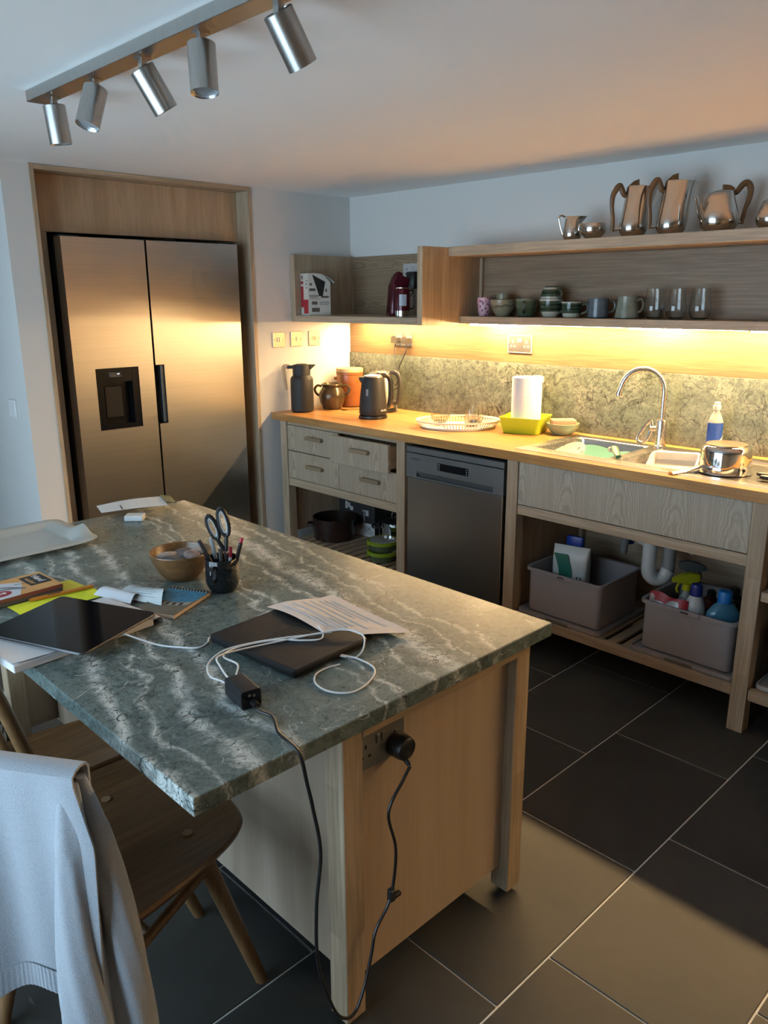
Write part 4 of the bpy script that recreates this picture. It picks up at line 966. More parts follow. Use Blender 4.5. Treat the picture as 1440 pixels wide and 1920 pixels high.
# ================================================================== CUPS ON THE LONG SHELF
ZC = 1.4733
def mug(name, label, cat, loc, ro, h, mat, rb=None, handle=None, hm=None, band=None, flip=False, t_=.004, group='cups and mugs on the long shelf', rough_h=.7):
    t = thing(name, label, cat, loc, YAW, group)
    rb = rb or ro*.82
    pr = [(rb*.86, 0), (rb, .004), ((rb+ro)/2*1.03, h*.35), (ro, h*.7), (ro, h-.002), (ro-t_*.5, h), (ro-t_, h-.002), (ro-t_, h*.7), ((rb+ro)/2-t_, h*.35), (rb-t_, .009), (.001, .008)]
    if flip: pr = [(r, h-z) for r, z in pr][::-1]
    b_ = lathe_part(t, 'cup', pr, mat, seg=32, cap0=not flip, cap1=False) if not flip else lathe_part(t, 'cup', pr, mat, seg=32, cap0=False, cap1=True)
    if handle is not None:
        c_, s_ = math.cos(handle), math.sin(handle); R0 = ro*.96
        zz = (lambda z: h-z) if flip else (lambda z: z)
        pts = [(R0, h*.80), (R0+.020, h*.86), (R0+.030, h*.62), (R0+.022, h*.36), (R0*.96, h*.24)]
        tube_part(t, 'handle', [(r*c_, r*s_, zz(z)) for r, z in pts], .0058, hm or mat, 8, 5, flat=(1, 1))
    return t
def banded(name, cols, rough=.25, noise=.0, scale=1.0):
    m = N(name); sp = m.n('ShaderNodeSeparateXYZ'); m.l(m.coords(), sp.inputs[0])
    z = sp.outputs[2]
    if noise: z = m.math('ADD', z, m.math('MULTIPLY', m.math('SUBTRACT', m.noise(m.coords((1,1,1)), 40, 2), .5), noise))
    f_ = m.math('MULTIPLY', z, 10.0*scale)
    return m.set(m.ramp(f_, cols, 'CONSTANT'), rough)
PINK = N('pink_floral'); vv = PINK.n('ShaderNodeTexVoronoi'); vv.inputs['Scale'].default_value = 62; PINK.l(PINK.coords(), vv.inputs['Vector'])
PINK = PINK.set(PINK.ramp(vv.outputs['Distance'], [(.30, (.16, .02, .07)), (.36, (.58, .36, .42))]), .4)
mug('beaker', 'pink flower-patterned beaker at the divider end of the long shelf', 'beaker', (1.140, -.105, ZC), .036, .094, PINK, .027)
def scribble_mat():
    m = N('stoneware_with_scrawl'); sp = m.n('ShaderNodeSeparateXYZ'); m.l(m.coords(), sp.inputs[0])
    n1 = m.noise(m.coords((1,1,.15)), 55, 3, .6)
    d = m.math('ABSOLUTE', m.math('SUBTRACT', sp.outputs[2], m.math('ADD', .034, m.math('MULTIPLY', n1, .034))))
    n2 = m.noise(m.coords((1,1,1)), 6, 2); base = m.ramp(n2, [(.3, (.19, .165, .105)), (.7, (.28, .245, .165))])
    return m.set(m.mix(m.ramp(d, [(.0032, (1,1,1)), (.0042, (0,0,0))]), base, (.02, .018, .015)), .3)
SCR = scribble_mat()
mug('bowl', 'olive stoneware bowl with a dark scrawled band beside the pink beaker', 'bowl', (1.256, -.100, ZC), .064, .084, SCR, .034, t_=.005)
mug('cup', 'small scrawl-patterned cup nested inside the olive stoneware bowl', 'cup', (1.256, -.100, ZC+.0085), .034, .105, SCR, .026)
GRN = (.035, .060, .036, 1); GRD = (.012, .022, .014, 1); OFF = (.42, .42, .36, 1)
G1 = banded('green_glaze_plain', [(0, (.055,.075,.042,1)), (.42, (.085,.105,.06,1)), (.76, (.17,.18,.13,1))], .25, .01)
mug('mug', 'dull green wide mug, handle turned to the room, beside the stoneware bowl', 'mug', (1.398, -.098, ZC), .052, .087, G1, .040, handle=-2.0)
G2 = banded('green_banded_glaze', [(0, OFF), (.27, GRN), (.36, GRD), (.42, GRN), (.56, GRD), (.62, GRN), (.76, OFF)], .2)
mug('mug', 'green banded mug standing under an upturned one', 'mug', (1.540, -.097, ZC), .055, .086, G2, .036, handle=-.95, hm=plain('green_handle_a', (.05,.07,.05), .25))
G3 = banded('green_banded_glaze_upturned', [(0, OFF), (.10, GRN), (.22, GRD), (.30, GRN), (.42, OFF), (.52, GRN)], .2)
mug('mug', 'green banded mug upturned on top of another mug', 'mug', (1.540, -.097, ZC+.0865), .050, .058, G3, .034, handle=-1.1, hm=plain('green_handle_b', (.05,.07,.05), .25), flip=True)
G4 = banded('green_banded_small', [(0, OFF), (.20, GRN), (.36, GRD), (.42, GRN), (.50, GRD), (.56, GRN), (.66, OFF)], .2)
mug('mug', 'small green and cream mug beside the stacked pair', 'mug', (1.656, -.097, ZC), .048, .073, G4, .038, handle=-.35, hm=plain('green_handle_c', (.10,.11,.08), .25))
BLU = plain('blue_grey_glaze', (.10, .125, .145), .22, var=.2, scale=30)
mug('mug', 'blue-grey glazed mug with a looped handle', 'mug', (1.800, -.100, ZC), .046, .088, BLU, .045, handle=-.1, hm=plain('blue_handle', (.12,.12,.11), .3))
GRY = plain('sage_grey_glaze', (.20, .215, .17), .22, var=.25, scale=24)
mug('mug', 'sage grey handmade mug with a twisted handle beside the glasses', 'mug', (1.946, -.100, ZC), .045, .098, GRY, .053, handle=-.75, hm=plain('brown_handle', (.13,.10,.065), .35))
for (x, lab) in ((2.072, 'clear stemless glass beside the sage mug'), (2.172, 'clear stemless glass, middle of three on the long shelf'), (2.277, 'clear stemless glass, end of three on the long shelf')):
    t = thing('drinking_glass', lab, 'glass', (x, -.100, ZC), YAW, 'clear glasses on the long shelf')
    lathe_part(t, 'bowl', [(.024, 0), (.034, .006), (.043, .030), (.044, .045), (.040, .075), (.034, .127), (.0328, .127), (.0388, .075), (.0428, .045), (.0418, .031), (.033, .009), (.001, .008)], GLASS, seg=32)

# ================================================================== UNDER THE DRAWERS
ZB = .1677
t = thing('casserole', 'dark brown casserole pot on the slatted shelf', 'pot', (.300, -.430, ZB), YAW)
CAS = plain('dark_brown_enamel', (.022, .010, .008), .25)
lathe_part(t, 'pot', [(.115, 0), (.125, .006), (.130, .05), (.132, .135), (.127, .136), (.125, .05), (.112, .012), (.001, .010)], CAS, seg=40, cap1=False)
for s in (-1, 1): tube_part(t, 'handle', [(s*.128, -.03, .085), (s*.155, -.022, .088), (s*.155, .022, .088), (s*.128, .03, .085)], .008, CAS)
t = thing('appliance_box', 'black and white printed appliance carton behind the casserole', 'box', (.340, -.205, ZB), .06)
bm = BM(); box(bm, -.15, .15, -.085, .085, 0, .245, .001); part(t, 'carton', bm, plain('black_card', (.018, .018, .02), .5), False, True)
bm = BM(); box(bm, -.02, .1502, -.0862, -.0852, .001, .085); wl = part(t, 'white_panel', bm, plain('white_print', (.45, .45, .45), .5), False, True)
text(t, 'lettering', 'NINJA', .040, wmat(t) @ frame((.065, -.0866, .052), (1,0,0), (0,0,1)), INK)
bm = BM()
for z in (.02, .028, .036): box(bm, .055, .14, -.0868, -.0862, z-.001, z+.001)
part(t, 'small_print', bm, INK, False, True, kind='stuff')
bm = BM()
for x0, x1, z in ((-.10, -.03, .225), (-.095, -.02, .218), (-.09, -.025, .211), (-.09, -.04, .205), (.05, .13, .228), (.055, .11, .221)): box(bm, x0, x1, -.0862, -.0852, z-.0014, z+.0014)
for x0, x1, z0, z1 in ((-.095, -.075, .150, .195), (-.07, -.055, .16, .19), (-.055, -.03, .145, .17), (.06, .066, .09, .15), (.075, .10, .13, .165), (.05, .08, .155, .162)): box(bm, x0, x1, -.0862, -.0852, z0, z1)
part(t, 'white_graphics', bm, plain('pale_graphics', (.4, .4, .4), .5), False, True, kind='stuff')
t = thing('stock_pot', 'steel stock pot with lid on the slatted shelf', 'pot', (.690, -.285, ZB), YAW)
lathe_part(t, 'pot', [(.100, 0), (.106, .004), (.107, .150), (.111, .153), (.111, .157), (.104, .158)], CHROME, seg=44)
lathe_part(t, 'lid', [(.108, .1582), (.109, .162), (.085, .172), (.03, .178), (.001, .178)], plain('smoked_lid', (.05, .05, .05), .12, .6), seg=40)
tube_part(t, 'lid_handle', [(-.03, 0, .176), (-.025, 0, .20), (.025, 0, .20), (.03, 0, .176)], .006, BLACKP)
for s in (-1, 1): tube_part(t, 'handle', [(s*.105, -.035, .120), (s*.140, -.028, .122), (s*.140, .028, .122), (s*.105, .035, .120)], .007, BLACKP)
LIME = plain('lime_lid', (.20, .28, .01), .4)
CLR = plain('frosted_green_tub', (.10, .14, .07), .25, Transmission_Weight=.3)
for k, (z, lab) in enumerate(((0, 'lower lime-lidded food tub under the drawers'), (.060, 'upper lime-lidded food tub under the drawers'))):
    t = thing('food_tub', lab, 'food tub', (.805, -.515, ZB+z), YAW, group='lime-lidded food tubs')
    lathe_part(t, 'tub', [(.068, 0), (.074, .003), (.080, .042), (.080, .044)], CLR, seg=36)
    lathe_part(t, 'lid', [(.082, .036), (.088, .038), (.088, .052), (.082, .056), (.078, .0555), (.074, .0535)] + ([(.001, .0535)]), LIME, seg=36)
    for s in (-1, 1): box_part(t, 'clip', (s*.083-.006, s*.083+.006, -.02, .02, .022, .05), LIME, .002)
lathe_part(t, 'clear_window', [(.073, .0536), (.073, .0555), (.06, .0565), (.001, .0565)], plain('clear_window', (.35, .37, .35), .12), seg=32)

# ================================================================== UNDER THE SINK
TAUPE = plain('taupe_plastic', (.285, .262, .270), .42, var=.02)
ZK = .1805
def bin_(label, x0, x1, y0, y1, mat=TAUPE, group='grey storage tubs under the worktop', top=.410):
    cx, cy = (x0+x1)/2, (y0+y1)/2; hx, hy = (x1-x0)/2, (y1-y0)/2
    t = thing('storage_tub', label, 'storage tub', (cx, cy, ZK), 0, group)
    h_ = top-ZK-.012
    bm = BM(); z0 = .010
    loft(bm, [sq(hx+.012, hy+.018, 0, .02), sq(hx+.016, hy+.022, .003, .02), sq(hx+.016, hy+.022, .018, .02), sq(hx+.012, hy+.018, .018, .02), sq(hx+.009, hy+.015, .0085, .02)]); part(t, 'lid_underneath', bm, mat, False, True)
    bm = BM(); k = .93
    loft(bm, [sq(hx*k-.006, hy*k-.006, .0095, .02), sq(hx*k, hy*k, .016, .022), sq(hx-.012, hy-.012, h_-.028, .026), sq(hx-.012, hy-.012, h_-.014, .026), sq(hx, hy, h_-.014, .03), sq(hx, hy, h_, .03), sq(hx-.005, hy-.005, h_+.001, .028), sq(hx-.013, hy-.013, h_-.002, .026), sq(hx*k-.006, hy*k-.006, .020, .02)]); part(t, 'tub', bm, mat, True, True)
    bm = BM(); box(bm, -.055, .055, -hy-.004, -hy+.004, h_-.016, h_-.001, .001); clip = part(t, 'handle_lip', bm, mat, False, True)
    bm = BM(); box(bm, -.020, .012, -hy-.0046, -hy-.003, h_-.011, h_-.005); part(clip, 'slot', bm, BLACKM, False, True)
    bm = BM(); box(bm, -.055, .055, -hy-.026, -hy-.020, .002, .014, .001); part(t, 'lid_lip', bm, plain('lid_lip_grey', (.13, .12, .115), .5), False, True)
    return t
bin_('taupe storage tub holding a pack of wipes under the sink', 1.812, 2.202, -.602, -.245)
bin_('taupe storage tub filled with cleaning bottles beside the sink leg', 2.372, 2.760, -.602, -.245)
bin_('pale grey storage tub under the next unit at the picture edge', 2.868, 3.25, -.590, -.24, plain('pale_grey_plastic', (.42, .42, .41), .4, var=.02), top=.395)
t = thing('wipes_pack', 'white and green soft pack standing in the taupe tub', 'packet', (1.932, -.405, .1965), .22)
bm = BM(); n_ = 7
def pk(u, z, d): return [(x, y, z) for x, y in rrect(-.082+.004*math.sin(u*5), .082-.003*math.sin(u*4), -d, d, min(.018, d*.9), 3)]
loft(bm, [pk(0, 0, .034), pk(.2, .03, .042), pk(.5, .12, .040), pk(.8, .21, .032), pk(.95, .265, .014), pk(1, .278, .003)]); part(t, 'pack', bm, plain('white_film', (.60, .62, .60), .35, var=.03), True, True)
bm = BM(); gridsurf(bm, lambda u, v: (-.074+.062*u+.030*math.sin(PI*v)*1.0, -.0425+.010*max(0, (v-.35))**1.2*1.0+.0, .03+.215*v), 4, 10, .0008); part(t, 'green_swoosh', bm, plain('teal_green_print', (.02, .16, .12), .4), True, True)
bm = BM()
for k, x in enumerate((.028, .040, .048, .055)):
    box(bm, x, x+.004, -.0435, -.0428, .05, .13+.02*(k % 2))
part(t, 'print_lines', bm, INK, False, True, kind='stuff')
t = thing('blue_pouch', 'blue packet standing behind the white soft pack', 'packet', (1.915, -.335, .1965), .15)
bm = BM(); loft(bm, [[(x*.48-.012, y, z) for x, y, z in pk(u_, zz, dd_)] for u_, zz, dd_ in ((0, 0, .02), (.5, .15, .024), (.9, .275, .018), (1, .302, .010))]); part(t, 'pack', bm, plain('blue_film', (.01, .05, .35), .3), True, True)

# plumbing
PW = plain('white_pipe', (.62, .65, .66), .35); PG = plain('grey_hose', (.20, .215, .225), .45); PB = plain('blue_valve', (.01, .10, .42), .35)
t = thing('sink_waste', 'white waste trap with grey hoses and blue valves under the sink', 'waste pipe', (2.27, -.30, .40))
bm = BM(); lathe(bm, [(.030, .440), (.030, .640), (.036, .645), (.036, .668)], (2.268, -.335, 0), 22); part(t, 'trap', bm, PW, True)
bm = BM(); tube(bm, [(2.268, -.335, .445), (2.272, -.332, .410), (2.292, -.312, .385), (2.318, -.290, .395), (2.330, -.278, .430)], .031, 16, 5); part(t, 'bend', bm, PW, True)
bm = BM(); tube(bm, [(2.330, -.278, .43), (2.331, -.277, .66)], .027, 16, 0); part(t, 'grey_pipe', bm, plain('grey_pipe', (.30, .31, .31), .4), True)
bm = BM(); tube(bm, [(2.17, -.30, .66), (2.150, -.29, .60), (2.118, -.27, .53), (2.10, -.25, .45)], .017, 12, 6); part(t, 'hose', bm, PG, True)
bm = BM(); tube(bm, [(2.09, -.20, .51), (2.24, -.25, .50)], .010, 12, 0); part(t, 'supply_pipe', bm, PW, True)
for p_ in ((2.105, -.205, .51), (2.222, -.255, .480)):
    bm = BM(); lathe(bm, [(.014, -.03), (.019, -.026), (.020, .022), (.014, .028)], p_, 14); part(t, 'valve', bm, PB, True)
for pts in (((1.95, -.15, .70), (1.97, -.16, .58), (2.02, -.18, .535), (2.09, -.20, .525)), ((2.05, -.15, .70), (2.06, -.16, .58), (2.10, -.18, .54), (2.15, -.21, .53))):
    bm = BM(); tube(bm, pts, .004, 8, 6); part(t, 'thin_hose', bm, plain('pale_hose', (.45, .45, .42), .5), True)
bm = BM(); tube(bm, [(2.44, -.20, .63), (2.42, -.21, .56), (2.40, -.22, .50)], .010, 10, 5); part(t, 'overflow_hose', bm, plain('pale_hose_b', (.42, .41, .38), .5), True)

# bottles in the second tub
def bottle(label, loc, prof, mat, cap, capmat, cat='bottle', sx=1, sy=1, rot=YAW, name='cleaning_bottle'):
    t = thing(name, label, cat, loc, rot, 'cleaning things in the tub under the sink')
    lathe_part(t, 'body', prof, mat, seg=28, sx=sx, sy=sy)
    if cap: lathe_part(t, 'cap', cap, capmat, seg=24)
    return t
ZM = .2015
bottle('white bottle with a dark blue cap in the tub of cleaning things', (2.552, -.490, ZM), [(.036, 0), (.042, .006), (.042, .145), (.039, .185), (.027, .218), (.018, .230)], plain('white_bottle', (.52, .54, .55), .3), [(.023, .228), (.022, .266), (.019, .274), (.001, .275)], plain('navy_cap', (.01, .025, .20), .35))
t = bottle('pale blue flat bottle with a bright blue cap in the tub', (2.665, -.490, ZM), [(.058, 0), (.067, .006), (.068, .160), (.064, .188), (.042, .218), (.024, .232)], plain('pale_blue_liquid', (.055, .20, .32), .15), [(.027, .231), (.026, .270), (.023, .276), (.001, .277)], plain('sky_blue_cap', (.01, .17, .52), .35), sx=1, sy=.6)
def spray(label, loc, headmat, neckmat, bodymat, rot):
    t = thing('spray_bottle', label, 'spray bottle', loc, rot, 'cleaning things in the tub under the sink')
    lathe_part(t, 'body', [(.032, 0), (.038, .005), (.038, .12), (.030, .155), (.015, .185), (.014, .20)], bodymat, seg=24)
    lathe_part(t, 'collar', [(.019, .196), (.018, .222), (.012, .224)], neckmat, seg=20)
    bm = BM(); loft(bm, [[(-.062, -.008, .232), (-.062, .008, .232), (-.062, .008, .246), (-.062, -.008, .246)], [(-.03, -.012, .228), (-.03, .012, .228), (-.03, .010, .262), (-.03, -.010, .262)], [(.015, -.015, .224), (.015, .015, .224), (.015, .012, .270), (.015, -.012, .270)], [(.048, -.010, .236), (.048, .010, .236), (.048, .008, .262), (.048, -.008, .262)]]); part(t, 'spray_head', bm, headmat, True, True)
    bm = BM(); tube(bm, [(-.030, 0, .232), (-.042, 0, .205), (-.036, 0, .185)], .005, 8, 4); part(t, 'trigger', bm, neckmat, True, True)
    return t
spray('spray bottle with a yellow-green head in the tub', (2.462, -.375, ZM), plain('acid_yellow', (.40, .42, .015), .4), plain('yellow_collar', (.50, .46, .01), .4), plain('clear_spray_body', (.35, .36, .33), .2), YAW)
spray('spray bottle with a dark grey head at the back of the tub', (2.435, -.290, ZM+.025), plain('slate_head', (.055, .065, .07), .45), DARKG, plain('grey_spray_body', (.16, .19, .22), .3), YAW+2.9)
t = thing('foil_packet', 'red and silver packet lying across the cleaning tub', 'packet', (2.464, -.526, .380), .14, 'cleaning things in the tub under the sink')
bm = BM(); gridsurf(bm, lambda u, v: (-.075+.15*u, -.045*v+.01*math.sin(u*6), .036-.085*v+.004*math.sin(u*9+v*4)-.012*u), 16, 8, .004); part(t, 'silver_film', bm, plain('silver_film', (.45, .46, .47), .3, .4), True, True)
bm = BM(); gridsurf(bm, lambda u, v: (-.076+.152*u, -.016*v-.0035+.01*math.sin(u*6), .038-.034*v+.004*math.sin(u*9)-.012*u), 16, 3, .0015); part(t, 'red_band', bm, plain('red_film', (.36, .012, .025), .35), True, True)
bottle('small jar with a black cap beside the pale blue bottle', (2.700, -.400, ZM), [(.028, 0), (.030, .004), (.030, .15), (.022, .175), (.020, .18)], plain('olive_jar', (.22, .20, .09), .25), [(.023, .179), (.023, .212), (.020, .216), (.001, .216)], BLACKP)
bottle('glossy black bottle at the back corner of the cleaning tub', (2.640, -.330, ZM), [(.036, 0), (.042, .005), (.042, .17), (.034, .20), (.018, .215)], plain('glossy_black_bottle', (.01, .01, .011), .12), [(.020, .214), (.020, .236), (.016, .240), (.001, .240)], BLACKP)
bottle('dark bottle with a red label beside the yellow spray', (2.560, -.360, ZM), [(.032, 0), (.037, .005), (.037, .15), (.028, .18), (.015, .19)], plain('dark_plum_bottle', (.07, .012, .02), .25), [(.018, .189), (.018, .212), (.014, .216), (.001, .216)], BLACKP)

# ================================================================== THINGS ON THE ISLAND
ZI = .7723
def quadframe(o, a, b):
    o, a, b = Vector(o), Vector(a), Vector(b); x = (a-o).normalized(); y = (b-o); y = (y-x*y.dot(x)).normalized()
    return frame(o, x, y)
def sheet(parent, name, fn, mat, nu=10, nv=10, th=.0004, local=False):
    bm = BM(); gridsurf(bm, fn, nu, nv, th); return part(parent, name, bm, mat, True, local)
def bil(p00, p10, p11, p01):
    p00, p10, p11, p01 = map(Vector, (p00, p10, p11, p01))
    return lambda u, v: (p00*(1-u)*(1-v)+p10*u*(1-v)+p11*u*v+p01*(1-u)*v)

def rrect_fine(x0, x1, y0, y1, r, n):
    P = rrect(x0, x1, y0, y1, r, n); out = []
    for a, b in zip(P, P[1:]+P[:1]):
        L = math.hypot(b[0]-a[0], b[1]-a[1]); k = 12 if L > .1 else 1
        out += [(a[0]+(b[0]-a[0])*i/k, a[1]+(b[1]-a[1])*i/k) for i in range(k)]
    return out
# translucent plastic tray at the far corner
MILK = N('milky_translucent'); f1 = MILK.noise(MILK.coords(), 5, 2)
MILK = MILK.set(MILK.ramp(f1, [(.3, (.60, .60, .55)), (.7, (.68, .68, .63))]), .32, Transmission_Weight=.45, IOR=1.3)
t = thing('plastic_tray', 'translucent white plastic tray with curled corners on the stone top', 'tray', (1.12, -2.54, ZI))
def tz(x, y):
    d = math.hypot((x-1.175)/1.0, y+2.318)
    return .026*math.exp(-(d/.040)**2)+.006*math.exp(-(math.hypot(x-1.30, y+2.33)/.05)**2)
bm = BM(); rings = []
for ins, z in ((0, .018), (.004, .0205), (.030, .020), (.040, .018), (.062, .004), (.075, .0032)):
    rings.append([(x, y, ZI+z+tz(x, y)*(1 if ins < .05 else .2)) for x, y in rrect_fine(.945+ins, 1.312-ins, -2.84+ins, -2.318-ins, max(.045-ins*.3, .02), 8)])
loft(bm, rings, False, True)
bmesh.ops.recalc_face_normals(bm, faces=bm.faces); bmesh.ops.solidify(bm, geom=bm.faces[:], thickness=.0018); part(t, 'moulding', bm, MILK, True)

# packaging by the far edge
CARDW = plain('glossy_white_card', (.66, .66, .64), .4, var=.03)
t = thing('card_packaging', 'opened white blister card with a dark green end near the fridge', 'packaging', (1.03, -2.05, ZI))
f0 = bil((.905, -2.150, ZI+.020), (1.000, -2.175, ZI+.016), (1.135, -1.975, ZI+.024), (1.02, -1.93, ZI+.030))
sheet(t, 'card', lambda u, v: f0(u, v)+Vector((0, 0, .012*math.sin(PI*v)*(1-.3*u)+.016*v*v+.006*(1-v)**2)), CARDW, 8, 14, .0012)
f1_ = bil((1.005, -1.935, ZI+.050), (1.105, -1.965, ZI+.046), (1.128, -1.932, ZI+.040), (1.03, -1.905, ZI+.046))
sheet(t, 'green_end', lambda u, v: f1_(u, v), plain('bottle_green_card', (.012, .055, .032), .4), 4, 2, .0025)
bm = BM(); box(bm, -.030, .030, -.002, .002, 0, .001, 0, frame((1.02, -2.105, ZI+.0335), (.9,-.3,0), (.3,.9,.1))); part(t, 'dark_strip', bm, INK)
t = thing('white_adapter', 'small white plastic box under the blister card', 'box', (1.105, -2.095, ZI), YAW+.05)
box_part(t, 'case', (-.034, .034, -.026, .026, 0, .020), plain('white_case', (.62, .64, .65), .35), .003, seg=2)

# orange tools catalogue, yellow sheet, carpenter pencil
t = thing('tools_book', 'orange paperback book with a red oval badge on its cover', 'book', (1.59, -2.71, ZI))
P0 = Vector((1.512, -2.842, ZI+.001)); fb = frame((1.518, -2.838, ZI+.0004), (1, .055, 0), (-.055, 1, 0))
BW, BH = .148, .232
bm = BM(); box(bm, 0, BW, 0, BH, .0012, .0218, 0, fb); part(t, 'pages', bm, plain('dark_pages', (.10, .085, .075), .8))  # page block in one even dark tone
bm = BM(); box(bm, -.001, BW+.001, -.001, BH+.001, .0219, .0229, 0, fb); cv = part(t, 'cover', bm, plain('orange_cover', (.58, .30, .085), .35))
bm = BM(); box(bm, BW+.0002, BW+.0012, -.001, BH+.001, .0125, .0229, 0, fb); part(t, 'spine_band', bm, plain('brick_red', (.22, .055, .045), .5))
bm = BM(); prism(bm, [(-.001, -.001), (BW+.001, -.001), (BW+.001, .115), (.055, .160), (-.001, .075)], .0229, .0232, fb); part(t, 'cover_picture', bm, plain('pale_blue_picture', (.52, .56, .62), .35))
bm = BM(); tube(bm, [fb @ Vector(p) for p in ((.02, .03, .0238), (.06, .10, .0238), (.105, .145, .0238))], .005, 6, 4, (1, .1)); tube(bm, [fb @ Vector(p) for p in ((.05, .02, .0238), (.08, .10, .0238), (.108, .148, .0238))], .004, 6, 4, (1, .1)); part(t, 'picture_tool', bm, plain('tool_grey', (.16, .18, .20), .4))
bm = BM(); lathe(bm, [(.030, .0232), (.030, .0237)], (.108, .078, 0), 28, sx=.75, mat4=fb); part(t, 'badge', bm, plain('badge_red', (.30, .012, .03), .4))
text(t, 'badge_lettering', '108', .022, fb @ frame((.108, .078, .0240), (0, 1, 0), (-1, 0, 0)), WHITEP)
text(t, 'title_lettering', 'Alle Profis in Ihrer', .0175, fb @ frame((.070, .170, .0234), (.25, .97, 0), (-.97, .25, 0)) @ Matrix.Scale(.55, 4), INK)
text(t, 'title_lettering', 'Alle Profis in Ihrer', .0125, fb @ frame((.052, .158, .0234), (1, .0, 0), (0, 1, 0)), plain('brown_ink', (.10, .05, .02), .5)) if False else None
bm = BM(); box(bm, .018, .102, .165, .226, .0229, .0234, 0, fb); part(t, 'black_panel', bm, INK)
text(t, 'panel_lettering', 'Hand', .028, fb @ frame((.055, .205, .0236), (1, 0, 0), (0, 1, 0)), WHITEP)
text(t, 'panel_lettering', 'werker', .020, fb @ frame((.062, .180, .0236), (1, 0, 0), (0, 1, 0)), plain('tan_ink', (.50, .30, .12), .5))
t = thing('yellow_note', 'bright yellow printed sheet under the orange pencil', 'paper', (1.66, -2.64, ZI))
fy = bil((1.655, -2.755, ZI+.0006), (1.765, -2.745, ZI+.0006), (1.772, -2.520, ZI+.0006), (1.575, -2.532, ZI+.0006))
fy = bil((1.664, -2.755, ZI+.0006), (1.770, -2.750, ZI+.0006), (1.775, -2.520, ZI+.0006), (1.670, -2.530, ZI+.0006))
YP = plain('fluorescent_yellow_paper', (.70, .74, .03), .7, var=.03)
sheet(t, 'sheet', lambda u, v: fy(u, v)+Vector((0, 0, .002*abs(math.sin(u*3+v*2)))), YP, 8, 8, .0005)
bm = BM(); fq = bil((1.574, -2.600, ZI+.0004), (1.664, -2.600, ZI+.0004), (1.664, -2.535, ZI+.0004), (1.574, -2.545, ZI+.0004)); gridsurf(bm, lambda u, v: fq(u, v), 2, 2, .0003); part(t, 'under_sheet', bm, plain('yellow_paper_olive', (.62, .58, .06), .7))
bm = BM()
for k in range(4):
    fl = frame((1.700+.018*k, -2.70, ZI+.0034), (1,0,0), (0,1,0)); box(bm, 0, .0012, .03+.01*(k % 2), .15-.012*k, 0, .0002, 0, fl)
part(t, 'print_lines', bm, plain('olive_ink', (.30, .32, .02), .8), kind='stuff')
t = thing('carpenter_pencil', 'flat orange carpenter pencil lying on the yellow sheet', 'pencil', (1.683, -2.61, ZI))
fp = frame((1.676, -2.700, ZI+.0040), (.085, .996, 0), (-.996, .085, 0)); L = .172
bm = BM(); vs = prism(bm, [(0, -.003), (0, .003), (.014, .0068), (L, .0068), (L, -.0068), (.014, -.0068)], 0, .0065, fp); part(t, 'body', bm, plain('orange_lacquer', (.52, .19, .02), .35))
bm = BM(); box(bm, .05, .085, -.003, .003, .0065, .0068, 0, fp); part(t, 'stamp', bm, INK)

# white papers below the tablet
t = thing('paper_block', 'thick white paper block lying under the black tablet', 'paper', (1.98, -2.73, ZI))
fw = frame((1.852, -2.905, ZI), (1, .075, 0), (-.075, 1, 0))
PAPW = plain('white_paper', (.66, .66, .67), .75, var=.02)
bm = BM(); box(bm, .0, .232, .0, .352, .0005, .0195, .002, fw); part(t, 'block', bm, PAPW)
bm = BM(); gridsurf(bm, lambda u, v: fw @ Vector((-.004+.236*u, -.003+.15*v, .0202+.004*math.sin(u*3)*(1-v)+.006*(1-v)**2*u)), 8, 8, .0005); part(t, 'loose_leaf', bm, PAPW, True)
bm = BM(); gridsurf(bm, lambda u, v: fw @ Vector((.02+.218*u, .352+.030*math.sin(v*1.5)-.002, .0195-.0185*v+.010*math.sin(PI*v)*u)), 8, 6, .0006); part(t, 'curled_leaf', bm, PAPW, True)
t = thing('tablet', 'large black tablet lying screen up on the paper block', 'tablet', (1.96, -2.70, ZI))
TLc, TRc, BRc = Vector((1.765, -2.655, 0)), Vector((2.050, -2.533, 0)), Vector((2.163, -2.765, 0))
xd = (TRc-TLc).normalized(); yd = (TLc-(TLc+BRc-TRc)); yd = (yd-xd*yd.dot(xd)).normalized()
ft = frame(TLc+BRc-TRc+Vector((0, 0, ZI+.0275)), xd, yd); TWd, THt = (TRc-TLc).length, (BRc-TRc).length
bm = BM(); loft(bm, [[ft @ Vector((x, y, z)) for x, y in rrect(i_, TWd-i_, i_, THt-i_, .014, 4)] for i_, z in ((.003, 0), (0, .002), (0, .0055), (.001, .007))]); part(t, 'case', bm, plain('space_grey_metal', (.07, .07, .075), .35, .6), True)
bm = BM(); prism(bm, rrect(.0015, TWd-.0015, .0015, THt-.0015, .013, 4), .0070, .0074, ft); part(t, 'screen', bm, plain('black_screen_glass', (.004, .004, .005), .07, var=.02, Specular_IOR_Level=.22))
t = thing('till_receipt', 'curled pale till receipt sticking out beside the tablet', 'receipt', (1.86, -2.47, ZI))
fr0 = bil((1.800, -2.515, ZI+.006), (1.975, -2.470, ZI+.012), (1.885, -2.405, ZI+.012), (1.760, -2.440, ZI+.010))
RC = plain('pale_receipt_paper', (.58, .64, .66), .7, var=.02)
sheet(t, 'slip', lambda u, v: fr0(u, v)+Vector((0, 0, .030*math.sin(PI*v*.8+.3)*(.4+.6*u)-.008)), RC, 10, 10, .0004)
sheet(t, 'folded_slip', lambda u, v: bil((1.765, -2.560, ZI+.010), (1.90, -2.520, ZI+.010), (1.86, -2.470, ZI+.012), (1.760, -2.500, ZI+.012))(u, v)+Vector((0, 0, .014*math.sin(PI*v))), plain('white_slip', (.62, .64, .68), .7), 8, 6, .0004)
